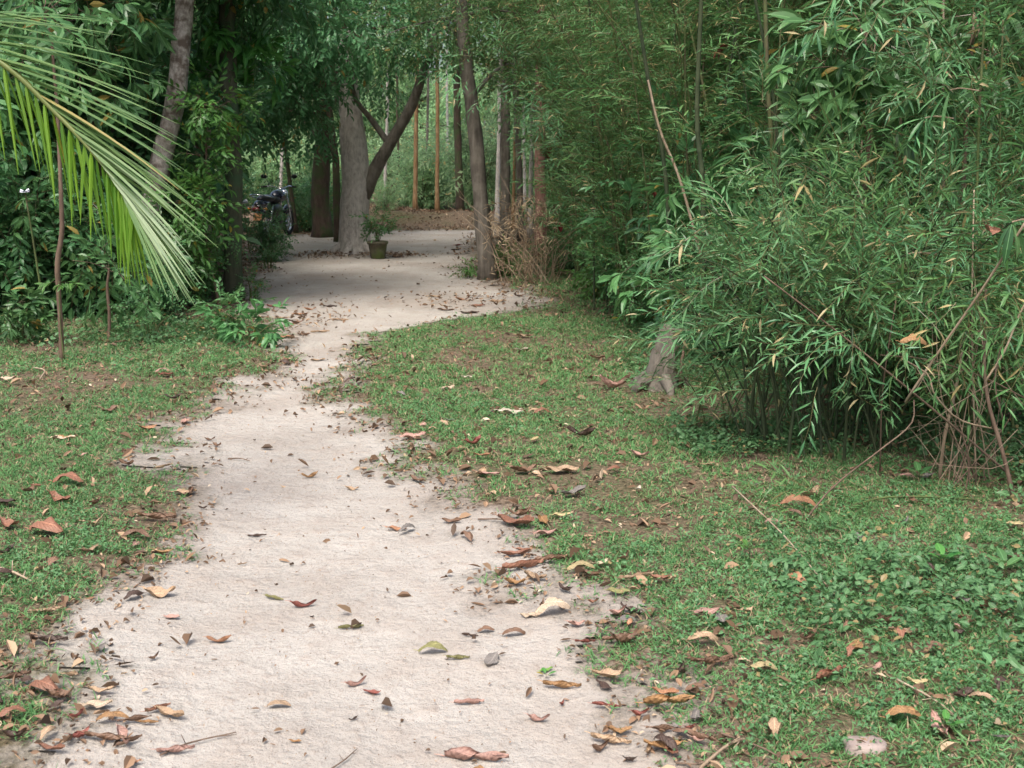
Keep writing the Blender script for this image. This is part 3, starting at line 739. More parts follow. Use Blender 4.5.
def simple_trunk(name, label, base_px, base_py, pts, Y, radii, bark, blobs, leafm='dark', kind='broad', **kw):
    x, y = (G(base_px, base_py) if Y is None else (P(base_px, 200, Y)[0], Y))
    b = (float(x), float(y), gz(x, y))
    ctrl = [(0, 0, 0)] + [rel(px, py, y + dy, b) - [0, 0, b[2] * 0] for (px, py, dy) in pts]
    bl = [(rel(px, py, y + dy, b), (r1, r1, r2), n) for (px, py, dy, r1, r2, n) in blobs]
    return tree(name, label, b, ctrl, radii, bl, M[bark], M[leafm], kind, **kw)

# leaning post trunk right of the clearing
simple_trunk('slender_tree', 'slender straight grey-brown trunk leaning left at the right edge of the clearing', 488, 279,
             [(482, 220, 0), (477, 150, 0), (470, 90, 0), (465, 50, 0), (458, -60, .2), (450, -160, .3)], None, [.105, .10, .092, .086, .07, .05], 'bark_pole',
             [(440, 20, .5, 1.1, .6, 150), (500, 10, .5, 1.2, .7, 170), (470, -60, .3, 1.6, .8, 220), (520, 60, 1.0, .7, .45, 90), (420, -100, .3, 1.6, .9, 220), (540, -90, .4, 1.5, .8, 200)], 'bamboo', 'round', lsc=(.8, 1.3), droop=.35)
# mossy post trunk on the left of the clearing mouth
simple_trunk('mossy_tree', 'straight dark mossy trunk standing where the left thicket meets the clearing', 233, 299,
             [(233, 240, 0), (234, 180, 0), (230, 110, 0), (226, 0, 0), (222, -150, .2)], None, [.10, .10, .095, .09, .07], 'bark_moss',
             [(245, -20, .3, .9, .5, 170), (200, -70, .2, 1., .6, 130), (270, -90, 0, 1.2, .7, 160), (225, 100, 0, .22, .35, 28)], 'dark', 'broad', droop=.5)
simple_trunk('dark_tree', 'thick dark trunk half in shadow left of the pale shade tree', 322, 240,
             [(321, 200, 0), (322, 150, 0), (319, 100, 0), (315, 30, 0), (310, -60, 0)], 23.5, [.21, .19, .18, .16, .13, .1], 'bark_dark',
             [(290, 60, 0, 1.4, .7, 170), (340, 20, 0, 1.6, .9, 200), (300, -40, 0, 2, 1, 250), (360, 80, 2, 1.3, .6, 120), (270, 100, 1.5, 1., .6, 110)], 'dark', 'broad', droop=.4)
simple_trunk('thin_tree', 'thin dark stem close against the left side of the pale shade tree', 337, 238,
             [(337, 190, 0), (335, 150, 0), (330, 110, 0), (322, 60, 0)], 22.3, [.08, .075, .07, .06, .04], 'bark_dark', [(322, 50, 0, .9, .6, 80)], 'dark', 'broad')
# tall leaning grey trunk at upper left
simple_trunk('leaning_tree', 'tall slim grey trunk leaning right behind the palm frond', 138, 305,
             [(146, 240, 0), (158, 170, 0), (172, 110, 0), (179, 50, 0), (183, 0, 0), (192, -120, 0), (196, -260, 0)], 11.5, [.12, .11, .105, .095, .09, .08, .05], 'bark_lean',
             [(140, -90, 0, .8, .5, 110), (245, -80, 0, .8, .5, 130), (100, -130, 0, 1.2, .8, 200), (190, -160, .3, 1.2, .7, 150)], 'broad', 'long', droop=.5)
simple_trunk('thin_tree', 'thin pale-grey stem just right of the tall leaning trunk', 205, 300,
             [(207, 200, 0), (208, 90, 0), (211, 40, 0), (212, 0, 0), (214, -100, 0)], 13.3, [.045, .042, .04, .04, .03], 'bark_lean',
             [(230, 35, -.6, .35, .22, 34), (248, 70, -.4, .3, .2, 24), (200, 75, -.5, .3, .2, 22), (212, -70, 0, .8, .5, 90)], 'vine', 'long', droop=.5)
# crooked sapling on the left lawn
simple_trunk('crooked_sapling', 'thin crooked brown sapling stem standing on the left lawn', 62, 363,
             [(61, 330, 0), (58, 290, .02), (57, 265, 0), (61, 235, 0), (60, 200, 0), (57, 130, 0), (50, 40, 0)], None, [.019, .018, .019, .020, .018, .016, .014, .01], 'culm_brown',
             [(40, 5, 0, .35, .25, 28)], 'broad', 'broad', cat='sapling', flare=1.2)
sx, sy = G(62, 363)
g = Geo(); c0 = P(59, 283, sy - .02)
bake(g, SP['long'], np.array([c0, c0, c0 + [.02, 0, -.01]]), np.array([[1, -.2, .1], [-1, -.1, .0], [.3, -1, .1]]), np.array([.55, .5, .42]))
t_ = tree
r = empty('leafy_seedling', (float(sx), float(sy), gz(sx, sy))); tag(r, 'small spray of pale toothed leaves on a thin stem beside the crooked sapling', 'seedling')
gg = Geo(); gg.add(*tube(smooth_path([(.03, -.02, 0), (.02, -.02, .25), c0 - np.array([sx, sy, 0])], 8), np.linspace(.006, .003, 8), 5)); gg.build('stem', M['culm'], r, True)
V_, L_, S_, A_ = g.arr(); g2 = Geo(); g2.add(V_ - np.array([sx, sy, 0]), L_, S_, A_); g2.build('foliage', M['vine'], r)
simple_trunk('sapling', 'short thin sapling stem rising from the lawn edge right of the crooked sapling', 109, 342,
             [(110, 320, 0), (108, 290, 0), (110, 270, 0)], None, [.016, .014, .012, .010], 'culm_brown', [(110, 272, 0, .35, .18, 26)], 'broad', 'broad', cat='sapling', flare=1.2)

# trunks beyond the low bank and behind the dry brush
BT = [(415, 212, 30.5, 'bark_orange', .065, 'slim orange-brown trunk nearest the pale shade tree beyond the bank', 2),
      (437, 210, 30.8, 'bark_orange', .06, 'slim orange-brown trunk in the middle of three beyond the bank', 0),
      (460, 210, 31.5, 'bark_dark', .12, 'slim dark trunk seen just left of the leaning grey trunk', -3),
      (505, 255, 20.5, 'bark_pole', .10, 'grey trunk right behind the leaning grey trunk', 0),
      (521, 252, 21.5, 'bark_pole', .07, 'thin straight trunk rising out of the tan dry brush', -4),
      (541, 262, 18.2, 'bark_red', .10, 'reddish-barked trunk rising behind the dry brush', -2),
      (530, 252, 23.5, 'bark_pale', .05, 'thin pale trunk left of the reddish trunk', 3),
      (295, 235, 25, 'bark_dark', .05, 'thin black stem in the gap right of the motorcycle', -16),
      (310, 235, 27, 'bark_dark', .045, 'thin black stem bending right in the gap behind the clearing', 10),
      (497, 225, 28, 'bark_pale', .06, 'thin pale trunk far behind the leaning grey trunk', 2),
      (205, 260, 17, 'bark_dark', .10, 'dark trunk deep in the left thicket behind the mossy trunk', -6),
      (15, 260, 15, 'bark_dark', .13, 'dark trunk deep in the shade at far left', 4),
      (385, 220, 33, 'bark_pale', .05, 'thin pale stem beyond the bank left of the orange trunks', 3)]
BT += [(400, 212, 36, 'bark_dark', .05, 'very thin dark stem left of the orange-brown trunks', -3), (426, 211, 38, 'bark_pole', .05, 'very thin stem between the two orange-brown trunks', 2),
       (449, 211, 40, 'bark_pale', .05, 'very thin pale stem between orange and dark trunks', -2), (513, 240, 26, 'bark_orange', .04, 'thin tan stem behind the dry brush', 2), (553, 240, 25, 'bark_dark', .05, 'thin dark stem right of the reddish trunk', 3),
       (280, 225, 30, 'bark_pale', .05, 'thin pale stem far behind the motorcycle', 5), (525, 238, 29, 'bark_pale', .04, 'whitish thin stem in the gap behind dry brush', -2)]
for (px, py, Y, bk, rr, lab, ln) in BT:
    simple_trunk('background_tree', lab, px, py, [(px + ln * .4, 170, 0), (px + ln, 100, 0), (px + ln * 1.3, 20, 0), (px + ln * 1.5, -60, 0)], Y, [rr, rr * .9, rr * .85, rr * .7, rr * .4], bk,
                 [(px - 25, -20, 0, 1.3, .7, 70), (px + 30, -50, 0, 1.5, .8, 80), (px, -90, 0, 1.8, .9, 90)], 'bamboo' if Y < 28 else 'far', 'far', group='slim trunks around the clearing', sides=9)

# ------------------------------------------------------------------ background trees and shrubs (prototypes, then copies)
def proto_tree(i, mat, kind='far', h=7.):
    bl = []
    for k in range(14):
        a = rng.uniform(0, 6.28); e = rng.uniform(.3, 2.0); z = rng.uniform(.18, .95) * h
        bl.append(((math.cos(a) * e, math.sin(a) * e, z), (1.0, 1.0, .75), 75))
    return tree('forest_tree', 'x', (0, 0, 0), [(0, 0, 0), (.1, 0, h * .3), (-.05, .1, h * .6), (.1, 0, h * .9)], [.16, .14, .1, .05], bl, M['bark_dark'], mat, kind, (.9, 1.5), .3, group='x')
def proto_shrub(i, mat, kind, h=1.6, w=.9, n=330, lsc=(.7, 1.2)):
    return shrub('forest_shrub', 'x', (0, 0, 0), h, w, n, kind, mat, lsc=lsc, group='x', stems=8)
PT_dark = [proto_tree(i, M['dark']) for i in range(2)]
PT_mid = [proto_tree(i, M['bamboo'], 'far') for i in range(2)]
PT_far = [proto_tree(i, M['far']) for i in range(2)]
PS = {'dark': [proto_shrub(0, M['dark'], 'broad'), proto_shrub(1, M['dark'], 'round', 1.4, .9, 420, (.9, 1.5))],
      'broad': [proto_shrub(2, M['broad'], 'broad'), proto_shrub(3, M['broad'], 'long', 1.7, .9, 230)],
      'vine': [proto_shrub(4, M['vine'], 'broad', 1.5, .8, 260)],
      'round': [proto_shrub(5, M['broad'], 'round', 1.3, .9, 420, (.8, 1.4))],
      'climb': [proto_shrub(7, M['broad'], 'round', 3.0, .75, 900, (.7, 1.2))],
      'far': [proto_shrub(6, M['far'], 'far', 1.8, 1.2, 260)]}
USED = set()
def place(protos, x, y, sc, label, group, name=None, zs=1.):
    p = protos[int(rng.integers(len(protos)))]
    if p in USED: o = copy_tree(p)
    else: o = p; USED.add(p)
    if name: o.name = name
    x = float(x); y = float(y)
    o.location = (x, y, gz(x, y)); o.rotation_euler = (0, 0, rng.uniform(0, 6.28)); o.scale = (sc, sc, sc * zs)
    o['label'] = label; o['group'] = group
    return o
# left thicket, front row (px of its foot, distance, size, kind, label)
for (px, Y, s, kd, lab) in [
    (-20, 10.6, 1.0, 'dark', 'dark leafy shrub at the far left edge of the lawn'),
    (28, 10.9, .75, 'broad', 'broad-leaved shrub behind the crooked sapling'),
    (80, 11.1, .8, 'dark', 'dark shrub between crooked sapling and short sapling at lawn edge'),
    (130, 11.2, .75, 'broad', 'low broad-leaved shrub under the palm frond tips'),
    (150, 10.55, .42, 'dark', 'low dark shrub hiding the foot of the tall leaning trunk'),
    (172, 11.9, .72, 'round', 'small-leaved shrub at the foot of the tall leaning trunk'),
    (192, 12.6, .5, 'vine', 'bright green low shrub just left of the mossy trunk foot'),
    (176, 12.9, .62, 'vine', 'tall bright green leafy shrub climbing left of the mossy trunk')]:
    place(PS[kd], XA(px, Y), Y, s, lab, 'shrubs along the left thicket edge', 'shrub')
for k, (px, Y, s, kd) in enumerate([(-30, 12, 1.9, 'broad'), (35, 12.3, 1.9, 'dark'), (90, 12.6, 1.8, 'dark'), (60, 13.6, 2.4, 'broad'), (0, 14, 2.6, 'dark'),
                                    (75, 13.6, 2.0, 'dark'), (110, 14, 1.5, 'broad'), (-80, 13, 2.4, 'broad'), (128, 15.8, 1.5, 'dark'), (100, 15.8, 2.7, 'dark'), (30, 16, 2.8, 'dark'), (-60, 16, 2.8, 'dark'), (85, 17, 2.4, 'dark')]):
    place(PS[kd], XA(px, Y), Y, s, 'tall dense dark shrub crowded in the shade of the left thicket', 'crowded shrubs inside the left thicket', 'shrub')
for (px, Y, s, lab) in [(-90, 14.5, .95, 'l'), (10, 17, 1., 'l'), (70, 18.5, 1., 'l'), (120, 21, .8, 'l'), (60, 22, 1.1, 'l'), (-60, 20, 1.1, 'l')]:
    place(PT_dark, XA(px, Y), Y, s, 'dark bushy tree packed behind the left thicket shrubs', 'dark trees behind the left thicket', 'forest_tree')
# crown leaves of a big-leaved tree hanging over the left
for (px, Y, s, kd, lab) in [
    (266, 17.8, .54, 'dark', 'small dark shrub in front of the parked motorcycle'),
    (285, 26.5, .75, 'dark', 'low dark shrub right of the motorcycle at the clearing edge'),
    (307, 25.5, .6, 'broad', 'low broad-leaved shrub at the foot of the thick dark trunk'),
    (340, 26.5, .6, 'vine', 'light green shrub between the dark trunk and pale shade tree'),
    (318, 27.5, .85, 'dark', 'dark shrub behind the thick dark trunk'),
    (228, 25.5, 1.0, 'dark', 'dark shrub left of the motorcycle'),
    (178, 20, 1.1, 'dark', 'dark shrub filling the gap behind the mossy trunk'),
    (385, 29.5, .4, 'far', 'small light shrub on the bank right of the pale shade tree')]:
    place(PS[kd], XA(px, Y), Y, s, lab, 'shrubs around the clearing', 'shrub')
# beyond the clearing: sunlit, looser
for k in range(34):
    Y = rng.uniform(32.5, 46); px = rng.uniform(215, 620)
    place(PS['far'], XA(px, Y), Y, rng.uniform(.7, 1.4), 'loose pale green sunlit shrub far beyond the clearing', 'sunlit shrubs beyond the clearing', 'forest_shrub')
for k in range(10):
    Y = rng.uniform(48, 62); px = 120 + k * 50
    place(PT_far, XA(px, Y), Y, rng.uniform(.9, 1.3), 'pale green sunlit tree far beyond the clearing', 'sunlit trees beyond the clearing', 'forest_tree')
for k in range(15):
    Y = rng.uniform(75, 95); x = -62 + k * 8.6
    place(PT_far, x, Y, rng.uniform(1.7, 2.3), 'distant bushy tree closing the view behind the forest', 'distant trees behind the forest', 'forest_tree')
# crowns over the clearing mouth from the right
for (px, Y, s) in [(560, 24, .9), (620, 22, .9), (690, 21, 1.), (760, 20, 1.), (840, 19, 1.), (930, 18.5, 1.), (1040, 18, 1.), (590, 30, 1.), (660, 32, 1.1)]:
    place(PT_mid, XA(px, Y), Y, s, 'bushy mid-green tree packed behind the right-hand bamboo', 'mid-green trees behind the bamboo', 'forest_tree')

# ------------------------------------------------------------------ right thicket
BAM = [(XA(585, 15), 15, 'farthest tall bamboo clump arching over the reddish trunk'), (XA(640, 13.5), 13.5, 'tall bamboo clump behind the small broad-leaved bushes'),
       (XA(690, 11.5), 11.5, 'tall bamboo clump left of centre in the right thicket'), (XA(640, 17), 17, 't'), (XA(668, 10.4), 10.4, 'tall bamboo clump directly above the old stump'), (XA(735, 9.0), 9.0, 'tall bamboo clump above the left half of arching bamboo'), (XA(612, 14.2), 14.2, 'tall bamboo clump above the small-leaved bush at far thicket end'), (XA(720, 14), 14, 't'), (XA(760, 10.2), 10.2, 'tall bamboo clump directly behind the low arching bamboo'),
       (XA(800, 12.5), 12.5, 't'), (XA(850, 9.3), 9.3, 'tall bamboo clump behind right part of the low arching bamboo'), (XA(900, 11.3), 11.3, 't'), (XA(950, 8.6), 8.6, 'tall bamboo clump at the right rear of the thicket'),
       (XA(1000, 10.6), 10.6, 't'), (XA(1070, 8.4), 8.4, 't'), (XA(1090, 10.5), 10.5, 't'), (XA(760, 16.5), 16.5, 't'), (XA(880, 15), 15, 't'), (XA(1000, 14), 14, 't')]
for (x, y, lab) in BAM:
    bamboo('tall dense green bamboo clump deep in the right-hand thicket' if lab == 't' else lab, float(x), y, 11, TALL, .45)
bamboo('mid-height bamboo clump at the right border of the view behind dead stems', float(XA(1010, 6.9)), 6.9, 7, MID, .3, .95, group='mid-height bamboo clumps of the right thicket')
bamboo('mid-height bamboo clump between low arching bamboo and right border', float(XA(940, 8.0)), 8.0, 5, MID, .3, .85, group='mid-height bamboo clumps of the right thicket')
bamboo('mid-height bamboo clump left behind the low arching bamboo', float(XA(705, 9.8)), 9.8, 5, MID, .3, .7, group='mid-height bamboo clumps of the right thicket')
bamboo('mid-height bamboo clump just outside the right border', float(XA(1100, 6.2)), 6.2, 8, MID, .3, 1., group='mid-height bamboo clumps of the right thicket')
bamboo('mid-height bamboo clump between tall clumps above the broad-leaved bushes', float(XA(640, 11.8)), 11.8, 7, MID, .3, .95, group='mid-height bamboo clumps of the right thicket')

# the low arching bamboo in front
def arching():
    x, y = 1.62, 5.62; r = empty('arching_bamboo', (x, y, gz(x, y)))
    tag(r, 'low arching bamboo clump with dark stems bending over the right verge', 'bamboo')
    for k in range(52):
        az = rng.uniform(0, 2 * PI) if k % 3 else rng.uniform(PI * .8, PI * 1.5)
        a2 = rng.uniform(0, 6.28); e = .42 * math.sqrt(rng.random())
        L = rng.uniform(1.05, 1.85); lean = rng.uniform(.02, .42); bend = rng.uniform(.7, 1.8)
        p = culm_path(L, lean, bend, az, 12, 1.7, (math.cos(a2) * e, math.sin(a2) * e * .7, -.03))
        # stop tips from diving into the ground
        k_ok = [i for i in range(len(p)) if (p[i][2] > .62 and p[i][0] > -.80) or i < 3]; p = p[:max(k_ok) + 1]
        g = Geo(); culm_tube(g, p, rng.uniform(.005, .009), .002, 6); c = g.build('culm', M['culm_dark'], r, True)
        f = Geo(); culm_leaves(f, p, int(len(p) / 12 * L * 12), 'bamboo', .46, (.38, .82), .95, .02)
        f.build('foliage', M['bamboo_cool'], c)
arching()
# side growth to its left, near ground
def low_bamboo(label, x, y, n, L0, L1, sc=(.6, 1.), azr=(0, 6.28), mat='bamboo_cool', cm='culm', name='bamboo_shoot_clump', bend=(.8, 1.8), nl=15):
    r = empty(name, (x, y, gz(x, y))); tag(r, label, 'bamboo')
    for k in range(n):
        az = rng.uniform(*azr); L = rng.uniform(L0, L1); a2 = rng.uniform(0, 6.28)
        p = culm_path(L, rng.uniform(.05, .35), rng.uniform(*bend), az, 10, 1.5, (math.cos(a2) * .1, math.sin(a2) * .1, -.03))
        k_ok = [i for i in range(len(p)) if p[i][2] > .06 or i < 3]; p = p[:max(k_ok) + 1]
        g = Geo(); culm_tube(g, p, .005, .0018, 5); c = g.build('culm', M[cm], r, True)
        f = Geo(); culm_leaves(f, p, int(L * nl), 'bamboo', .25, sc, .9, .2); f.build('foliage', M[mat], c)
low_bamboo('small leafy bamboo shoots left of the low arching bamboo', 1.12, 6.0, 6, .5, .9, (.4, .7))
low_bamboo('thin leafy bamboo shoots among dead stems near the right border', 2.35, 5.6, 16, .9, 2.0, (.55, .95), mat='bamboo')
low_bamboo('thin bamboo shoots behind the crooked dead stem', 2.15, 6.3, 14, 1.2, 2.2, (.6, 1.), mat='bamboo')
low_bamboo('leafy bamboo shoots at the right border below the dead stems', 2.75, 5.2, 10, .8, 1.7, (.55, .95), mat='bamboo')
low_bamboo('light green bamboo shoots over the top of the low arching bamboo', 1.5, 6.2, 9, 1.0, 1.5, (.5, .9), mat='bamboo', bend=(.4, 1.4))
# broad-leaved bushes along the right edge
for (x, y, s, kd, lab) in [
    (XA(612, 13.3), 13.3, .62, 'round', 'small-leaved bush at the far end of the right thicket edge'),
    (XA(640, 11.3), 11.3, .72, 'broad', 'dark broad-leaved bush on the right thicket edge'),
    (XA(668, 9.8), 9.8, .68, 'round', 'small round-leaved bush above the old stump'),
    (XA(652, 10.4), 10.4, .42, 'vine', 'low bright bush left of the old stump'),
    (XA(725, 8.3), 8.3, .8, 'broad', 'broad-leaved bush between stump and arching bamboo'),
    (XA(700, 10.6), 10.6, 1.0, 'dark', 'dark bush behind the old stump'),
    (XA(770, 8.2), 8.2, .7, 'dark', 'dark bush directly behind the arching bamboo'),  # dark leaf colour here and below paints the shaded gap above the bamboo
    (XA(850, 7.4), 7.4, .85, 'dark', 'dark bush behind right half of arching bamboo'),
    (XA(930, 6.6), 6.6, .55, 'broad', 'low broad-leaved bush behind the crooked dead stem'),
    (XA(1000, 6.2), 6.2, .6, 'round', 'small-leaved bush at the right border'),
    (XA(556, 15.2), 15.2, .42, 'round', 'small green bush mixed into the right side of dry brush'),
    (XA(590, 16.5), 16.5, .8, 'broad', 'broad-leaved bush right of the reddish trunk'),
    (XA(560, 19.5), 19.5, .8, 'round', 'dark bush far behind the dry brush')]:
    place(PS[kd], x, y, s, lab, 'bushes along the right thicket edge', 'shrub')
for k in range(20):
    y = rng.uniform(8.8, 14); x = XA(rng.uniform(690, 1080), y)
    place(PS[['climb', 'round', 'climb', 'dark'][k % 4]], x, y, rng.uniform(.8, 1.15), 'leafy bush growing among tall bamboo inside the right thicket', 'bushes inside the right thicket', 'shrub')
# big dark-leaved branches showing among the bamboo at upper right
simple_trunk('glossy_sapling', 'slender sapling with large bluish glossy leaves among bamboo at upper right', 862, 300,
             [(862, 220, 0), (868, 140, 0), (860, 90, 0), (866, 30, 0)], 6.8, [.016, .014, .013, .012, .009], 'culm_brown',
             [(862, 40, -.2, .30, .16, 20), (835, 75, -.2, .26, .15, 14), (890, 80, -.1, .28, .16, 14), (850, 125, -.1, .25, .14, 10)], 'broad', 'long', lsc=(.8, 1.1), cat='sapling', flare=1.1)
simple_trunk('glossy_sapling', 'thin sapling with grey-green drooping leaves near top right corner', 965, 300,
             [(963, 200, 0), (968, 100, 0), (975, 20, 0)], 6.7, [.014, .013, .011, .009], 'culm_brown',
             [(975, 25, -.2, .25, .15, 14), (1000, 60, -.2, .22, .14, 10), (945, 75, -.1, .2, .12, 8)], 'broad', 'long', lsc=(.75, 1.), cat='sapling', flare=1.1)

# long culms and dead stems one can follow in the photograph
def stem(name, label, pts, r0, r1, mat, cat='stem', leaves=0, kind='bamboo', lm='bamboo', smin=.3, sc=(.6, 1.), group=None, sides=6, nodes=True):
    """pts: (px, py, distance); the first one is the foot"""
    Q = np.array([P(*p) for p in pts]); b = Q[0].copy(); p = smooth_path(Q - b, 14)
    r = empty(name, b); tag(r, label, cat, group)
    g = Geo()
    if nodes: culm_tube(g, p, r0, r1, sides)
    else: g.add(*tube(p, np.linspace(r0, r1, 14), sides, .1))
    c = g.build('stem', M[mat], r, True)
    if leaves:
        f = Geo(); culm_leaves(f, p, leaves, kind, smin, sc, .9, .2); f.build('foliage', M[lm], r)
    return r
def foot(px, py): return (px, py, float(G(px, py)[1]))
STE = [
 ('bamboo_culm', 'thin dark diagonal bamboo culm leaning left beside the dry brush', [(612, 262, 14.2), (607, 220, 14.2), (595, 180, 14.1), (575, 140, 14), (558, 100, 14)], .022, .012, 'culm_dark', 10),
 ('bamboo_culm', 'upright dark culm under the dark red leaf at top', [(703, 300, 7.3), (703, 190, 7.3), (697, 120, 7.3), (700, 30, 7.3), (704, -60, 7.3)], .018, .012, 'culm_dark', 22),
 ('bamboo_culm', 'straight green culm rising to the top edge right of the red leaf', [(778, 300, 7.1), (775, 190, 7.1), (768, 90, 7.1), (765, 0, 7.1), (762, -80, 7.1)], .016, .011, 'culm', 22),
 ('bamboo_culm', 'dark culm slanting left above the bright leaves', [(672, 290, 7.9), (665, 170, 7.9), (650, 90, 7.9), (636, 0, 7.9), (630, -50, 7.9)], .015, .01, 'culm_dark', 20),
 ('bamboo_culm', 'thin tan culm slanting behind the broad-leaved bushes', [(702, 260, 7.7), (680, 180, 7.7), (660, 130, 7.7), (648, 80, 7.7)], .01, .007, 'culm_tan', 4),
 ('bamboo_culm', 'upright green culm with pale bands near the right border', [(972, 470, 5.6), (975, 330, 5.7), (978, 150, 5.8), (985, 10, 5.9), (990, -60, 5.9)], .008, .006, 'culm', 30),
 ('bamboo_culm', 'slim green culm in the top right corner', [(1015, 470, 5.8), (1008, 330, 5.9), (1000, 160, 6), (1003, 20, 6)], .008, .005, 'culm', 30)]
for (n, l, p, a, b2, m, lv) in STE: stem(n, l, p, a, b2, m, 'bamboo', lv, group='single culms one can follow in the thicket')
EC = sorted([(rng.uniform(560, 1000), rng.uniform(7.0, 10.5)) for _ in range(26)])
ORDW = 'first second third fourth fifth sixth seventh eighth ninth tenth eleventh twelfth thirteenth'.split()
for i, (px, Y) in enumerate(EC):
    if px < 640: Y = rng.uniform(11, 13.5)
    elif px < 720: Y = rng.uniform(8.4, 10.5)
    l1 = rng.uniform(-22, 22); l2 = l1 * rng.uniform(1.2, 2.6); rr = rng.uniform(.006, .012)
    wd = f'{ORDW[i]} from the left' if i < 13 else f'{ORDW[25 - i]} from the right'
    stem('bamboo_culm', f'thin culm fronting the tall thicket, {wd} of those culms', [(px, 310, Y), (px + l1 * .3, 200, Y), (px + l1, 90, Y), (px + l2, -20, Y), (px + l2 * 1.5, -90, Y)], rr, rr * .6,
         ['culm', 'culm_dark', 'culm_dark', 'culm_tan'][i % 4], 'bamboo', 9, group='thin culms fronting the tall thicket')
DS = [
 ('thick brown dead stem rising leftwards from the right border', [(1017, 512, 4.72), (1002, 450, 4.75), (988, 400, 4.8), (984, 350, 4.9), (986, 290, 5.0)], .011, .006, 'culm_brown'),
 ('short crooked pale dead stem right of the bamboo foot', [(939, 484, 5.05), (944, 440, 5.0), (952, 405, 5.0), (958, 378, 5.0), (962, 350, 5.05)], .009, .006, 'culm_tan'),
 ('long thin brown stem slanting down across the arching bamboo', [(1010, 475, 4.95), (960, 432, 4.9), (900, 382, 4.8), (835, 330, 4.75), (764, 276, 4.7)], .006, .003, 'culm_brown'),
 ('pale stem leaning right with drooping leaves at its top', [(905, 402, 4.7), (940, 350, 4.6), (975, 300, 4.5), (1000, 262, 4.4), (1030, 215, 4.3)], .006, .005, 'culm_tan'),
 ('thin pale dead stem standing upright near the right border', [(976, 480, 5.0), (973, 380, 5.0), (972, 300, 5.0), (974, 190, 5.1)], .005, .0035, 'culm_tan'),
 ('thin dry stick leaning from verge up into the bamboo', [(786, 546, 4.28), (830, 490, 4.5), (880, 450, 4.6), (911, 424, 4.7), (914, 400, 4.75)], .004, .003, 'culm_brown'),
 ('bent pale twig looping over the dead stems at right', [(1000, 430, 4.8), (960, 420, 4.7), (935, 395, 4.6), (928, 375, 4.6), (905, 360, 4.6)], .0045, .003, 'culm_tan'),
 ('straight tan stem slanting right at the right border', [(985, 382, 4.7), (1005, 350, 4.7), (1018, 318, 4.7), (1032, 290, 4.7)], .005, .004, 'culm_tan'),
 ('thin brown stem crossing low behind the crooked stem', [(1028, 400, 4.9), (985, 378, 4.9), (930, 360, 5.0), (880, 355, 5.0)], .004, .0025, 'culm_brown'),
 ('thin leaning brown twig left of the crooked stem', [(880, 470, 5.1), (882, 400, 5.0), (888, 350, 4.9), (896, 300, 4.9)], .004, .0025, 'culm_brown'),
 ('short forked dead twig among the right bamboo shoots', [(1003, 420, 4.75), (995, 385, 4.75), (1000, 350, 4.8), (1012, 325, 4.8)], .0045, .003, 'culm_brown')]
for (l, p, a, b2, m) in DS: stem('dead_stem', l, p, a, b2, m, 'dead stem', group='dead stems at the right border', nodes=False)
stem('bamboo_runner', 'yellow-green bamboo stem lying in an arc over the right verge', [(985, 500, 4.7), (930, 497, 4.65), (880, 498, 4.6), (838, 512, 4.5), (820, 520, 4.45)], .005, .003, 'culm', 'bamboo', 12, 'bamboo', 'bamboo', .5, (.4, .7))
# tangle of fine twigs at the right border
def tangle(name, label, px0, px1, py0, py1, Y, n, mat, L=(.15, .5), rr=.0016, cat='brush'):
    g = Geo(); b = P((px0 + px1) / 2, py1, Y); b[2] = gz(b[0], b[1])
    for k in range(n):
        c = P(rng.uniform(px0, px1), py0 + (py1 - py0) * rng.random() ** .8, Y + rng.normal(0, .18)) - b
        d = rng.normal(size=3); d /= np.linalg.norm(d); l = rng.uniform(*L); m = c + rng.normal(0, .04, 3)
        g.add(*tube(smooth_path([c - d * l / 2, m, c + d * l / 2], 5), np.linspace(rr * 1.3, rr * .6, 5), 3, cap=False))
    for k in range(6):
        c = P(rng.uniform(px0, px1), rng.uniform(py0, (py0 + py1) / 2), Y) - b
        g.add(*tube(smooth_path([(rng.uniform(-.15, .15), 0, 0), c * .5 + rng.normal(0, .05, 3), c], 7), np.linspace(rr * 2.2, rr, 7), 4, cap=False))
    o = g.build(name, M[mat], None); o.location = b; return tag(o, label, cat)
tangle('dry_twig_tangle', 'tangle of fine tan twigs among dead stems at the right border', 900, 1024, 300, 470, 5.0, 34, 'culm_tan')
tangle('dry_twig_tangle', 'thin grey-brown twig tangle under the right bamboo shoots', 930, 1024, 400, 520, 4.9, 20, 'culm_brown')
# tan dry brush right of the clearing
def brush():
    x, y = G(530, 285); x = float(x); y = float(y); r = empty('dry_brush', (x, y, gz(x, y)))
    tag(r, 'tall tangle of tan dry brush right of the leaning grey trunk', 'brush')
    g = Geo()
    for k in range(50):
        a = rng.uniform(0, 6.28); e = rng.uniform(0, .42); bs = np.array([math.cos(a) * e, math.sin(a) * e * .7, 0])
        h = rng.uniform(.25, 1.4) ** 1.2 * (1.15 - e); d = rng.normal(0, .30, 2)
        tip = bs + [d[0], d[1], h]; g.add(*tube(smooth_path([bs, (bs + tip) / 2 + rng.normal(0, .05, 3), tip + [d[0] * .5, d[1] * .5, -.1 * rng.random()]], 6), np.linspace(.006, .0025, 6), 3, cap=False))
    g.build('twigs', M['culm_tan'], r)
    f = Geo(); n = 90; pos = np.column_stack([rng.normal(0, .30, n), rng.normal(0, .2, n), rng.uniform(.05, 1.1, n)])
    d = rng.normal(size=(n, 3)); d[:, 2] -= .8; bake(f, SP['bamboo'], pos, d, rng.uniform(.5, .9, n)); f.build('dry_leaves', M['dryweed'], r)
brush()
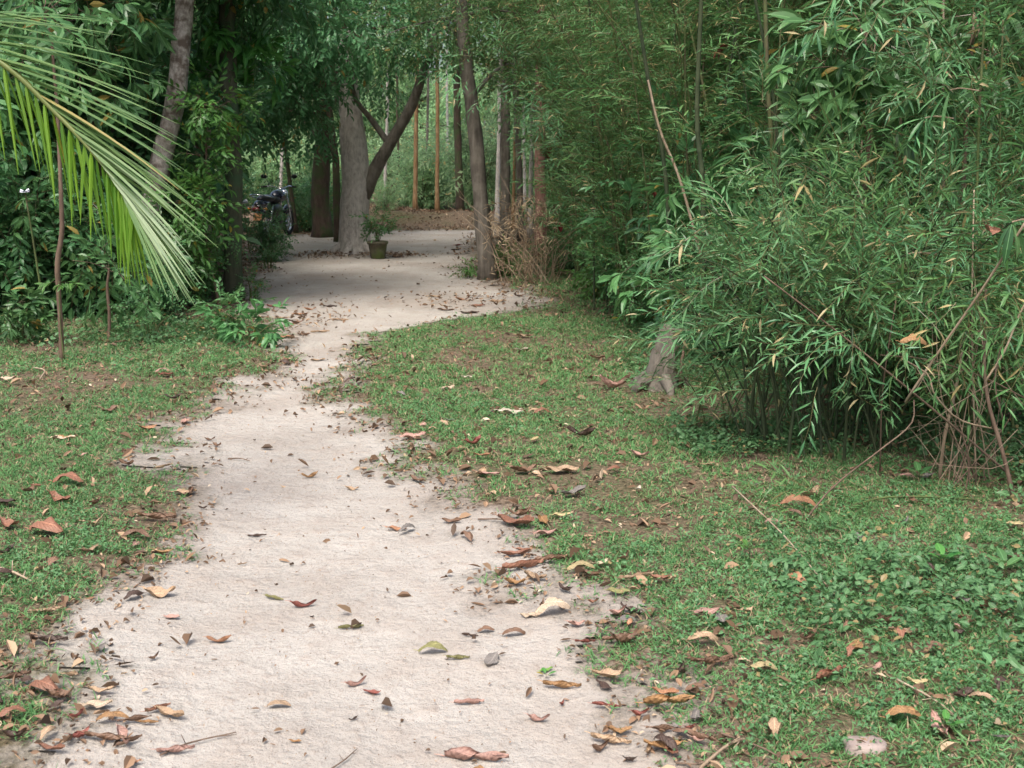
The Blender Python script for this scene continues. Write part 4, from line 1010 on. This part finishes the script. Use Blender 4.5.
low = shrub('low_bush', 'low green bush at foot of the leaning grey trunk', (*map(float, G(505, 276)), 0), .35, .35, 90, 'round', M['vine'], lsc=(.6, 1.))
# ferny small plants near the left clearing mouth
for (px, py, h, w, kd, mt, lab) in [(268, 268, .38, .3, 'round', 'dark', 'small sparse shrub in front of the motorcycle beside the mossy trunk'),
                                   (252, 300, .30, .22, 'round', 'broad', 'tiny sparse plant at the right foot of the mossy trunk'),
                                   (250, 345, .22, .35, 'long', 'broad', 'low plant with big drooping bluish leaves at left lawn corner'),
                                   (225, 330, .25, .35, 'broad', 'broad', 'low leafy plant below the mossy trunk'),
                                   (20, 345, .40, .3, 'long', 'broad', 'broad-leaved plant at the left border of the lawn'),
                                   (150, 345, .3, .35, 'round', 'broad', 'low small-leaved plant at the lawn edge under the frond'),
                                   (467, 277, .18, .22, 'round', 'vine', 'tiny green plant left of the leaning trunk foot'),
                                   (590, 300, .35, .4, 'broad', 'vine', 'low bright plant near the dark bag'),
                                   (1004, 590, .20, .12, 'long', 'broad', 'x')]:
    if lab == 'x': continue
    x, y = map(float, G(px, py)); shrub('small_plant', lab, (x, y, gz(x, y)), h, w, 36, kd, M[mt], lsc=(.5, .8), stems=4, cat='plant', bark='culm')

# hanging sprays of bright vine leaves left of the mossy trunk, and big-leaved branches at top left
simple_trunk('climbing_vine', 'bright green leafy vine hanging between the leaning trunk and mossy trunk', 214, 300,
             [(210, 260, 0), (200, 200, 0), (206, 150, 0), (196, 90, 0)], 11.7, [.014, .013, .012, .010, .008], 'culm_brown',
             [(207, 105, -.2, .2, .2, 30), (200, 155, -.2, .2, .2, 32), (200, 205, -.2, .16, .22, 34), (188, 255, -.1, .18, .2, 32), (226, 105, .1, .22, .12, 14), (182, 200, -.3, .18, .2, 20)], 'vine', 'broad', lsc=(.7, 1.), cat='vine', flare=1.1)
simple_trunk('big_leaf_tree', 'tree with large drooping glossy leaves filling the top left corner', 95, 315,
             [(98, 220, 0), (92, 120, 0), (100, 20, 0), (110, -100, 0)], 11.6, [.07, .065, .06, .05, .03], 'bark_dark',
             [(115, 20, -.5, .35, .28, 34), (60, 10, -.3, .5, .3, 46), (110, 70, -.4, .4, .25, 34), (20, 60, -.2, .45, .3, 40), (75, 120, -.1, .45, .3, 38), (150, 100, 1.3, .3, .22, 20), (15, 160, 0, .4, .3, 30), (110, 170, 1.3, .4, .3, 28), (90, -60, 0, .8, .4, 70)],
             'broad', 'long', lsc=(.8, 1.25), droop=.6)
# red dead leaves caught in the branches
def caught(px, py, Y, s, mat, label, d=(1, 0, -.2), name='hanging_leaf', n=1):
    b = P(px, py, Y); g = Geo()
    for k in range(n):
        put(g, leaf(s * (1 - .2 * k), s * .45, .8, .6, 3, .45, .2 + .2 * k), frame((d[0] - .5 * k, d[1], d[2] - .6 * k), .3), np.zeros(3))
    g.add(*tube([(0, 0, 0), (-.01, 0, .04), (0, .01, .12)], [.0015, .0015, .001], 4))
    o = g.build(name, mat); o.location = b; tag(o, label, 'leaf', 'dead leaves caught in the branches')
caught(728, 46, 8.2, .17, M['redleaf'], 'dark red dead leaf hanging in bamboo near the top', (-1, -.3, -.3), n=2)
caught(545, 142, 16, .30, M['redleaf'], 'dull red dead leaf by the top of the reddish trunk', (.4, -.5, -1), n=2)
caught(650, 190, 8.4, .11, M['redleaf'], 'small dark red leaf above the bright bamboo leaves', (.6, -.4, -.6))
caught(560, 222, 13.6, .14, M['redleaf'], 'small red leaf hanging right of the dry brush', (.1, -.3, -1))
def dryobj(px, py, Y, L, clr, form, label, rot):
    o = bpy.data.objects.new('hanging_leaf', random.choice(DL[form])); COL.objects.link(o); o.location = P(px, py, Y); o.scale = (L, L, L); o.rotation_euler = rot
    o.color = (*CLR[clr], 1); tag(o, label, 'leaf', 'dead leaves caught in the branches')
dryobj(913, 344, 4.55, .13, 'golden brown', 'arched', 'golden brown dead leaf caught in twigs above the crooked stem', (.4, .1, .1))
dryobj(990, 230, 4.6, .10, 'rust', 'cupped', 'rusty dead leaf hanging by the drooping leaves at right border', (.9, .2, .4))
dryobj(970, 330, 4.8, .09, 'brown', 'curled', 'brown curled leaf stuck among the twig tangle', (1.1, .5, .2))
dryobj(678, 372, 7.9, .10, 'reddish', 'cupped', 'dark red leaf beside the old stump', (1.1, .2, .4))

# drooping pointed leaves at the right border
def hang_leaves(name, label, px, py, Y, L, W, n, mat, spread=.9):
    b = P(px, py, Y); r = empty(name, b); tag(r, label, 'leaf cluster')
    g = Geo()
    for k in range(n):
        a = -spread + 2 * spread * k / max(1, n - 1) + rng.uniform(-.1, .1)
        put(g, leaf(L * rng.uniform(.8, 1.1), W, .5, .25, 4, .45, rng.random(), .01), frame((math.sin(a) * .9, rng.uniform(-.4, 0), -math.cos(a) * .9), rng.uniform(-.3, .3)), np.zeros(3))
    g.build('leaves', mat, r)
    h = Geo(); h.add(*tube(smooth_path([(0, 0, 0), (.06, .02, .01), (.16, .05, .0)], 6), np.linspace(.003, .004, 6), 5)); h.build('stalk', M['culm_tan'], r)
hang_leaves('drooping_leaves', 'cluster of broad drooping grey-green leaves at the right border', 1012, 222, 4.35, .17, .035, 5, M['bamboo_cool'], .55)
hang_leaves('drooping_leaves', 'pale blue-green long leaves arching at right above the thicket shade', 925, 118, 5.6, .20, .02, 7, M['bamboo_cool'], 1.3)
hang_leaves('drooping_leaves', 'arching bamboo leaf fan near the right upper border', 950, 90, 5.5, .22, .02, 6, M['bamboo_cool'], 1.2)
hang_leaves('drooping_leaves', 'light drooping leaf fan at top right above the brown stem', 905, 255, 5.0, .14, .018, 6, M['bamboo'], 1.2)

# seedlings in the right verge
def seedling(label, px, py, n, L, W, h, mat):
    x, y = map(float, G(px, py)); r = empty('seedling', (x, y, gz(x, y))); tag(r, label, 'seedling', 'seedlings in the right verge')
    g = Geo(); g.add(*tube([(0, 0, -.01), (.003, 0, h * .6), (0, 0, h)], [.0025, .002, .0015], 5)); g.build('stem', M['culm'], r)
    f = Geo()
    for k in range(n):
        a = 2 * PI * k / n + rng.uniform(-.4, .4); put(f, leaf(L * rng.uniform(.8, 1.1), W, .4, .25, 4, .5, rng.random(), .008), frame((math.cos(a), math.sin(a), .75), 0), np.array([0, 0, h * (.8 + .2 * (k % 2))]))
    f.build('leaves', M[mat], r)
for a in [('three-leaved glossy seedling in the right verge', 941, 583, 4, .075, .035, .05, 'vine'), ('glossy seedling near the right border', 1003, 592, 5, .085, .035, .06, 'broad'),
          ('small seedling with pale leaf below the bamboo foot', 828, 545, 3, .06, .035, .05, 'broad'), ('seedling with bluish leaves right of the bamboo foot', 918, 492, 4, .08, .035, .05, 'broad'),
          ('small leafy seedling in the bottom right corner', 990, 690, 4, .05, .026, .04, 'weed'), ('dark leafy seedling under the leaning dry stick', 748, 570, 4, .05, .022, .04, 'vine'),
          ('little seedling at the bottom right among fallen leaves', 945, 745, 4, .045, .02, .03, 'vine'), ('little seedling with round leaves below bamboo at verge', 865, 640, 4, .045, .03, .04, 'weed'),
          ('tiny green sprout growing alone in the sand', 546, 674, 4, .028, .014, .012, 'vine')]: seedling(*a)

# sticks on the ground
def stick(label, pts, r, mat='culm_tan'):
    Q = []
    for (px, py, dz) in pts:
        x, y = map(float, G(px, py)); Q.append((x, y, float(H2(x, y)) + r + .004 + dz))
    b = np.array(Q[0]); g = Geo(); p = smooth_path(np.array(Q) - b, 10); g.add(*tube(p, np.linspace(r, r * .5, 10), 5, .15))
    for k in (4, 7):
        d = rng.normal(0, .03, 3); d[2] = abs(d[2]) * .4; g.add(*tube([p[k], p[k] + d], [r * .5, r * .3], 4))
    o = g.build('fallen_stick', M[mat], None, True); o.location = b; tag(o, label, 'stick', 'sticks on the ground')
stick('long straight pale stick lying across the right verge', [(731, 508, .05), (780, 555, .04), (820, 598, .02), (851, 626, .0)], .004)
stick('long pale stick in the bottom right verge', [(895, 701, .03), (935, 720, .02), (973, 745, .0)], .0032)
stick('dark forked stick on the sand at bottom left', [(160, 757, 0), (190, 745, .005), (236, 732, .0)], .003, 'culm_brown')
stick('thin dark stick at the bottom edge left of centre', [(330, 766, 0), (345, 757, .004), (357, 745, .0)], .0025, 'culm_brown')
stick('bent stick on the sand at bottom edge right of centre', [(700, 768, 0), (722, 752, .01), (738, 745, .01), (745, 741, 0)], .005, 'culm_tan')
stick('thin brown stick curving over sand at bottom right', [(676, 760, 0), (700, 764, .004), (712, 752, 0)], .003, 'culm_brown')
stick('thin dark stick at the right edge of the sand in the middle', [(478, 527, 0), (500, 530, .005), (515, 533, 0)], .004, 'culm_brown')
stick('dark twig on the sand near the left verge in the middle', [(228, 459, 0), (240, 459, .004), (250, 461, 0)], .004, 'culm_brown')
stick('pale stick lying in grass at the far left', [(0, 575, .01), (15, 582, .02), (32, 588, .01)], .006, 'culm_tan')
stick('short pale stick in the grass of the left lawn', [(34, 372, .01), (45, 377, .02), (40, 385, .01)], .008, 'culm_tan')
stick('thin stick along the lower right verge near sand', [(716, 735, .01), (760, 752, .01), (790, 766, 0)], .003, 'culm_brown')
# a flat stone in the bottom right verge
def stone(label, px, py, a, b_, h):
    x, y = map(float, G(px, py)); g = Geo(); n = 14; rg = np.random.default_rng(4); rr = 1 + (rg.random(n) - .5) * .2; V = []
    for (s, z) in ((.97, -.03), (1., h * .3), (.9, h * .85), (.55, h)):
        for k in range(n):
            t = 2 * PI * k / n; V.append((math.cos(t) * a * s * rr[k], math.sin(t) * b_ * s * rr[k], z + .003 * math.sin(3 * t)))
    L = []; S = []
    for i in range(3):
        for k in range(n): k2 = (k + 1) % n; L += [i * n + k, i * n + k2, (i + 1) * n + k2, (i + 1) * n + k]; S.append(4)
    L += [3 * n + k for k in range(n)]; S.append(n); g.add(V, L, S)
    o = g.build('flat_stone', M['stone'], None, True); o.location = (x, y, gz(x, y)); tag(o, label, 'stone')
stone('flat pinkish-brown stone set in the bottom right verge', 864, 755, .055, .04, .022)

# old stump beside the right thicket
def stump():
    x, y = map(float, G(661, 391)); r = empty('old_stump', (x, y, gz(x, y))); tag(r, 'pale weathered stump under the leaves at the right thicket edge', 'stump')
    g = Geo(); p = smooth_path([(-.02, 0, -.05), (0, 0, .1), (.02, .02, .2), (.05, .04, .33), (.07, .05, .42)], 12)
    g.add(*tube(p, np.interp(np.linspace(0, 1, 12), [0, .2, 1], [.14, .10, .075]), 14, .13, seed=5))
    for a in (2.6, 3.6, 4.9, .4): g.add(*tube(smooth_path([(0, 0, .12), (math.cos(a) * .18, math.sin(a) * .18, .03), (math.cos(a) * .22, math.sin(a) * .22, -.03)], 6), np.linspace(.05, .02, 6), 6, .12))
    g.build('trunk', M['bark_pole'], r, True)
    h = Geo(); h.add(*tube([(.12, -.03, -.02), (.13, -.04, .2), (.15, -.03, .34)], [.012, .011, .008], 6)); h.build('broken_stem', M['culm_brown'], r, True)
stump()

# dark bag lying behind the brush
def bag():
    Yb = 16.; c = P(566, 263, Yb); b = (float(c[0]), Yb, gz(c[0], Yb)); r = empty('plastic_bag', b); tag(r, 'small crumpled black bag on the ground right of the dry brush', 'bag')
    bm = bmesh.new(); bmesh.ops.create_icosphere(bm, subdivisions=4, radius=.14)
    for v in bm.verts:
        n = math.sin(v.co.x * 45 + v.co.z * 30) * .012 + math.sin(v.co.y * 60 + v.co.x * 20) * .01
        v.co *= (1 + n * 6); v.co.z = max(v.co.z * .85, -.085); v.co.x *= 1.25
    me = bpy.data.meshes.new('sack'); bm.to_mesh(me); bm.free(); me.materials.append(M['black'])
    o = bpy.data.objects.new('sack', me); COL.objects.link(o); o.parent = r; o.location = (0, 0, .085)
    g = Geo(); g.add(*tube(smooth_path([(.02, 0, .18), (.03, 0, .23), (.06, -.01, .27)], 6), [.03, .015, .018, .03, .04, .035], 8, .2)); g.build('knot', M['black'], r, True)
bag()

# ------------------------------------------------------------------ potted plant
def potted():
    x, y = map(float, G(378, 258)); r = empty('flower_pot', (x, y, gz(x, y))); tag(r, 'round mossy clay pot standing right of the pale shade tree', 'pot')
    prof = [(a * .84, z * .9) for (a, z) in [(0, 0), (.125, 0), (.14, .02), (.165, .15), (.185, .27), (.205, .27), (.21, .32), (.185, .325), (.172, .29), (0, .285)]]
    n = 22; V = []; L = []; S = []
    for (a, z) in prof:
        for k in range(n): V.append((math.cos(2 * PI * k / n) * max(a, .001), math.sin(2 * PI * k / n) * max(a, .001), z))
    for i in range(len(prof) - 1):
        for k in range(n): k2 = (k + 1) % n; L += [i * n + k, i * n + k2, (i + 1) * n + k2, (i + 1) * n + k]; S.append(4)
    g = Geo(); g.add(V, L, S); g.build('pot', M['pot'], r, True)
    pl = empty('potted_plant', (x, y, gz(x, y) + .258), 0, .85); tag(pl, 'leafy blue-green plant growing in the mossy clay pot', 'plant')
    s = Geo(); f = Geo()
    for k in range(11):
        a = k * 2.4; e = rng.uniform(.08, .3); tip = np.array([math.cos(a) * e, math.sin(a) * e, rng.uniform(.2, .62)])
        q = smooth_path([(math.cos(a) * .02, math.sin(a) * .02, -.02), tip * [.4, .4, .6], tip], 6); s.add(*tube(q, np.linspace(.006, .003, 6), 4))
        m = 5; pos = np.repeat(q[3:6], 2, axis=0)[:m]; d = rng.normal(size=(m, 3)) + [math.cos(a), math.sin(a), .3]; bake(f, SP['broad'], pos, d, rng.uniform(.5, .8, m))
    s.build('stem', M['culm'], pl, True); f.build('foliage', M['broad'], pl)
potted()

# ------------------------------------------------------------------ motorcycle seen from behind
def box(g, c, s, rz=0., rx=0.):
    bm = bmesh.new(); bmesh.ops.create_cube(bm, size=1); bmesh.ops.scale(bm, vec=s, verts=bm.verts)
    bmesh.ops.bevel(bm, geom=bm.edges[:], offset=min(s) * .25, segments=2, affect='EDGES')
    bmesh.ops.rotate(bm, cent=(0, 0, 0), matrix=Matrix.Rotation(rx, 3, 'X') @ Matrix.Rotation(rz, 3, 'Z'), verts=bm.verts)
    V = [tuple(v.co + Vector(c)) for v in bm.verts]; L = []; S = []
    for f in bm.faces: L += [v.index for v in f.verts]; S.append(len(f.verts))
    bm.free(); g.add(V, L, S)
def ring(g, c, R, r, n=28, m=8, rz=0):
    V = []; L = []; S = []
    for i in range(n):
        a = 2 * PI * i / n
        for j in range(m):
            b = 2 * PI * j / m; q = R + r[0] * math.cos(b); V.append((c[0] + r[1] * math.sin(b), c[1] + q * math.cos(a), c[2] + q * math.sin(a)))
    for i in range(n):
        for j in range(m): L += [i * m + j, i * m + (j + 1) % m, ((i + 1) % n) * m + (j + 1) % m, ((i + 1) % n) * m + j]; S.append(4)
    g.add(V, L, S)
def ellip(g, c, s, cut=None):
    bm = bmesh.new(); bmesh.ops.create_uvsphere(bm, u_segments=18, v_segments=12, radius=1)
    V = [(c[0] + v.co.x * s[0], c[1] + v.co.y * s[1], c[2] + v.co.z * s[2]) for v in bm.verts]; L = []; S = []
    for f in bm.faces: L += [v.index for v in f.verts]; S.append(len(f.verts))
    bm.free(); g.add(V, L, S)
def motorcycle():
    Ym = 22.5; x = float(XA(258, Ym)); r = empty('parked_motorcycle', (x, Ym, gz(x, Ym)), math.radians(-10))
    tag(r, 'dark motorcycle with orange number plate parked behind the mossy trunk', 'motorcycle')
    def part(name, mat, fn, par=None, smooth=True):
        g = Geo(); fn(g); return g.build(name, M[mat], par or r, smooth)
    for (yy) in (.32, 1.58):
        w = part('wheel', 'rubber', lambda g: ring(g, (0, yy, .29), .24, (.05, .045)))
        part('rim', 'chrome', lambda g: (ring(g, (0, yy, .29), .185, (.014, .02)), [g.add(*tube([(0, yy, .29), (0, yy + .19 * math.cos(a), .29 + .19 * math.sin(a))], [.008, .005], 5)) for a in np.linspace(0, 2 * PI, 10, endpoint=False)], g.add(*tube([(-.06, yy, .29), (.06, yy, .29)], [.035, .035], 10))), w)
    part('rear_mudguard', 'bluepaint', lambda g: g.add(*tube(smooth_path([(0, .62, .58), (0, .35, .64), (0, .1, .56), (0, -.02, .38)], 10), [.05, .07, .08, .085, .085, .085, .08, .075, .07, .05], 8)))
    part('body', 'black', lambda g: (ellip(g, (0, .75, .55), (.14, .42, .2)), ellip(g, (0, .85, .36), (.16, .26, .18))))
    part('tail', 'bluepaint', lambda g: ellip(g, (0, .22, .72), (.13, .34, .1)))
    part('seat', 'black', lambda g: (ellip(g, (0, .42, .82), (.15, .36, .085)), ellip(g, (0, .8, .79), (.14, .25, .07))))
    part('fuel_tank', 'bluepaint', lambda g: ellip(g, (0, 1.08, .85), (.16, .27, .14)))
    part('grab_rail', 'chrome', lambda g: g.add(*tube(smooth_path([(-.13, .45, .82), (-.19, .2, .86), (-.14, -.06, .90), (0, -.11, .91), (.14, -.06, .90), (.19, .2, .86), (.13, .45, .82)], 22), .013, 7)))
    part('mudguard_trim', 'chrome', lambda g: g.add(*tube(smooth_path([(-.15, -.02, .58), (-.09, -.07, .67), (0, -.09, .70), (.09, -.07, .67), (.15, -.02, .58)], 14), .012, 6)))
    part('tail_light', 'redlens', lambda g: box(g, (0, -.115, .62), (.15, .05, .075)))
    for s in (-1, 1): part('indicator', 'amber', lambda g: (ellip(g, (s * .19, -.05, .63), (.035, .03, .03)), g.add(*tube([(s * .07, -.03, .64), (s * .19, -.04, .63)], [.009, .009], 6))))
    pl = part('number_plate', 'plate', lambda g: box(g, (.03, -.13, .47), (.17, .008, .14), 0, -.15), smooth=False)
    part('plate_panel', 'platepink', lambda g: box(g, (-.10, -.128, .47), (.085, .008, .14), 0, -.15), pl, False)
    part('handlebar', 'chrome', lambda g: g.add(*tube(smooth_path([(-.37, 1.12, 1.04), (-.2, 1.22, 1.06), (0, 1.28, 1.0), (.2, 1.22, 1.06), (.37, 1.12, 1.04)], 16), .012, 7)))
    for s in (-1, 1):
        part('grip', 'rubber', lambda g: g.add(*tube([(s * .28, 1.17, 1.055), (s * .39, 1.11, 1.04)], [.019, .019], 8)))
        part('mirror', 'black', lambda g: (g.add(*tube(smooth_path([(s * .24, 1.2, 1.06), (s * .28, 1.2, 1.18), (s * .33, 1.18, 1.24)], 6), .006, 5)), ellip(g, (s * .34, 1.17, 1.26), (.07, .015, .045))))
        part('shock_absorber', 'chrome', lambda g: g.add(*tube([(s * .11, .32, .32), (s * .12, .45, .68)], [.024, .024], 8)))
        part('fork', 'chrome', lambda g: g.add(*tube([(s * .08, 1.58, .29), (s * .09, 1.3, .98)], [.02, .022], 8)))
    part('headlight', 'chrome', lambda g: ellip(g, (0, 1.42, .9), (.09, .08, .09)))
    part('exhaust', 'chrome', lambda g: g.add(*tube(smooth_path([(.13, .95, .2), (.17, .6, .22), (.18, .1, .30)], 10), [.02, .022, .025, .04, .045, .045, .045, .045, .042, .03], 10)))
    part('front_mudguard', 'bluepaint', lambda g: g.add(*tube(smooth_path([(0, 1.36, .5), (0, 1.58, .6), (0, 1.82, .5)], 8), [.04, .06, .065, .07, .07, .065, .06, .04], 8)))
    part('side_stand', 'black', lambda g: g.add(*tube([(-.1, .8, .28), (-.27, .72, .0)], [.012, .012], 6)))
motorcycle()
# white blossom seen left of the bike
def blossom(label, px, py, Y, LL=.12):
    b = P(px, py, Y); r = empty('white_flower', (b[0], b[1], gz(b[0], b[1]))); tag(r, label, 'flower'); z = b[2] - gz(b[0], b[1]); f = Geo()
    for k in range(10):
        a = k * 2 * PI / 5; put(f, leaf(LL, LL * .7, .5, -.3, 3, .6, .5), frame((math.cos(a), math.sin(a) - .4, .35 + (k > 4) * .5), 0), np.array([0, 0, z]))
    f.build('petals', M['petal'], r); s = Geo(); s.add(*tube(smooth_path([(.05, .1, 0), (.02, .05, z * .6), (0, 0, z)], 6), np.linspace(.012, .006, 6), 5)); s.build('stem', M['culm'], r, True)
blossom('white blossom left of the parked motorcycle', 243, 203, 19.5)
blossom('small white blossom in the shade at far left', 25, 192, 10.0, .055)

# ------------------------------------------------------------------ young coconut palm outside the frame, one frond reaching in
def frond(g_r, ctrl, nl, leafL, name='frond', parent=None, droopy=1.0, real=False):
    p = smooth_path(ctrl, 40); tg = np.gradient(p, axis=0); tg /= np.linalg.norm(tg, axis=1)[:, None]
    g = Geo(); g.add(*tube(p, np.linspace(.020, .004, 40), 6))
    ra = g.build(name, M['palm'], parent, True)
    for side in (-1, 1):
        u = Geo()
        for k in range(nl):
            t = .22 + .78 * (k + .5) / nl; i = min(int(t * 39), 38); pos = p[i]; T = tg[i]
            sd = np.cross(T, [0, 0, 1]); sd /= np.linalg.norm(sd)
            prof = math.sin(PI * min(1, (t * .85 + .12))) ** .6
            L = leafL * prof * rng.uniform(.88, 1.08)
            n = 9; V = []; A = []; r = rng.random()
            if side > 0: d = T * 1.15 + sd * side * .55 + np.array([0, 0, .10]); sag = .22
            else: d = T * .32 + sd * side * .38 + np.array([0, 0, -.42]); sag = 1.1
            W = .020 if real else .026
            if real:
                nv = np.cross(sd, T); nv *= np.sign(nv[2]); q1 = (t - .22) / .78
                if side > 0:
                    d = T * 1.0 + nv * (.46 - .32 * q1 + rng.uniform(-.07, .07)) + sd * rng.uniform(-.15, .15); sag = .30; L = .88 * (1 - .5 * q1) * rng.uniform(.9, 1.06)
                else:
                    d = T * .22 + np.array([0, 0, -.75]) + sd * rng.uniform(-.32, .32) + T * rng.uniform(-.12, .15); sag = .8; L = (.42 - .10 * q1) * rng.uniform(.85, 1.1); W = .019
            d = d + rng.normal(0, .03, 3); d /= np.linalg.norm(d)
            q = [pos]; dd = d.copy()
            for j in range(1, n):
                dd = dd + np.array([0, 0, -sag * droopy / n]); dd /= np.linalg.norm(dd); q.append(q[-1] + dd * L / (n - 1))
            q = np.array(q); wv = np.cross(d, [0, 0, 1]); wv /= np.linalg.norm(wv); nv = np.cross(wv, d)
            if nv[2] < 0: nv = -nv
            Lp = []; S = []
            for j in range(n):
                tt_ = j / (n - 1); w = W * .5 * (min(1, tt_ * 7 + .3)) * (1 - tt_ ** 2.2) + .0012
                for v in (-1, 0, 1): V.append(q[j] + wv * w * v * .75 - nv * abs(v) * w * .65); A.append((tt_, v, r))
            for j in range(n - 1):
                for v in (0, 1): a = j * 3 + v; Lp += [a, a + 1, a + 4, a + 3]; S.append(4)
            u.add(V, Lp, S, A)
        u.build('leaflets', M['palm'] if side > 0 else M['palm_hang'], ra)
    return ra
def palm():
    px_, py_2 = -3.9, 4.5; b = np.array([px_, py_2, gz(px_, py_2)]); r = empty('coconut_palm', b)
    tag(r, 'young coconut palm whose frond droops into the view from the left', 'palm')
    g = Geo(); g.add(*tube(smooth_path([(0, 0, -.05), (.03, 0, .5), (.05, 0, 1.1)], 12), np.interp(np.linspace(0, 1, 12), [0, .3, 1], [.2, .14, .11]), 14, .06)); g.build('trunk', M['bark_pole'], r, True)
    top = np.array([.05, 0, 1.05])
    C = [top] + [P(px, py, Y) - b for (px, py, Y) in [(-190, 20, 4.42), (-90, 18, 4.4), (0, 62, 4.38), (55, 112, 4.35), (96, 156, 4.3), (120, 190, 4.25), (134, 214, 4.2)]]
    frond(None, C, 64, .86, parent=r, real=True)
    for a in (PI * .62, PI * .85, PI * 1.08, PI * 1.3, PI * 1.45):
        d = np.array([math.cos(a), math.sin(a), 0]); frond(None, [top, top + d * .5 + [0, 0, .7], top + d * 1.3 + [0, 0, 1.0], top + d * 2.0 + [0, 0, .6]], 26, .75, parent=r)
palm()

BANDS = [(0, 'outside the left border'), (45, 'at far left'), (90, 'behind the crooked sapling'), (150, 'behind the palm frond tips'), (200, 'behind the tall leaning trunk'), (250, 'behind the mossy trunk'),
         (300, 'behind the motorcycle'), (340, 'behind the thick dark trunk'), (400, 'behind the pale shade tree'), (450, 'behind the orange-brown trunks'), (490, 'behind the leaning grey trunk'),
         (560, 'behind the dry brush'), (630, 'behind the black bag'), (700, 'behind the old stump'), (790, 'behind left half of arching bamboo'), (880, 'behind right half of arching bamboo'),
         (960, 'behind the crooked dead stem'), (1024, 'at the right border'), (1e9, 'beyond the right border')]
SH = {'tall dense dark shrub crowded in the shade of the left thicket': 'tall dark shrub', 'dark bushy tree packed behind the left thicket shrubs': 'dark bushy tree',
      'loose pale green sunlit shrub far beyond the clearing': 'pale sunlit shrub', 'pale green sunlit tree far beyond the clearing': 'pale sunlit tree', 'distant bushy tree closing the view behind the forest': 'distant bushy tree',
      'bushy mid-green tree packed behind the right-hand bamboo': 'bushy mid-green tree', 'tall dense green bamboo clump deep in the right-hand thicket': 'tall bamboo clump',
      'leafy bush growing among tall bamboo inside the right thicket': 'leafy bush among tall bamboo'}
ORD = ['nearest', 'second nearest', 'third nearest', 'fourth nearest', 'fifth nearest', 'sixth nearest', 'seventh nearest', 'eighth nearest', 'ninth nearest', 'tenth nearest']
pool = {}
for o in bpy.data.objects:
    if o.parent is None and o.get('label') in SH:
        px = CX + FPX * o.location.x / (o.location.y * math.cos(PITCH) + CAMH * math.sin(PITCH)); bd = next(b for (lim, b) in BANDS if px < lim)
        pool.setdefault((o['label'], bd), []).append(o)
for (lab, bd), os_ in pool.items():
    os_.sort(key=lambda o: o.location.y)
    for i, o in enumerate(os_): o['label'] = (f'{SH[lab]}, ' + (f'{ORD[min(i, 9)]} of those ' if len(os_) > 1 else 'the one ') + bd)

pool = {}
for o in bpy.data.objects:
    if o.name.startswith('fallen_leaf'): pool.setdefault(o['label'], []).append(o)
for lab, os_ in pool.items():
    if len(os_) > 1:
        os_.sort(key=lambda o: o.location.x / o.location.y)
        for i, o in enumerate(os_):
            w = ('leftmost', 'rightmost')[i] if len(os_) == 2 else ('leftmost', 'middle', 'rightmost')[i] if len(os_) == 3 else (ORD[i].replace('nearest', 'leftmost'))
            o['label'] = lab.replace('dead leaf', 'leaf') + ', ' + w

for o in list(bpy.data.objects):     # prototypes that found no place in the scene
    if o.parent is None and o.get('label') == 'x':
        for c in kids(o): bpy.data.objects.remove(c)
        bpy.data.objects.remove(o)
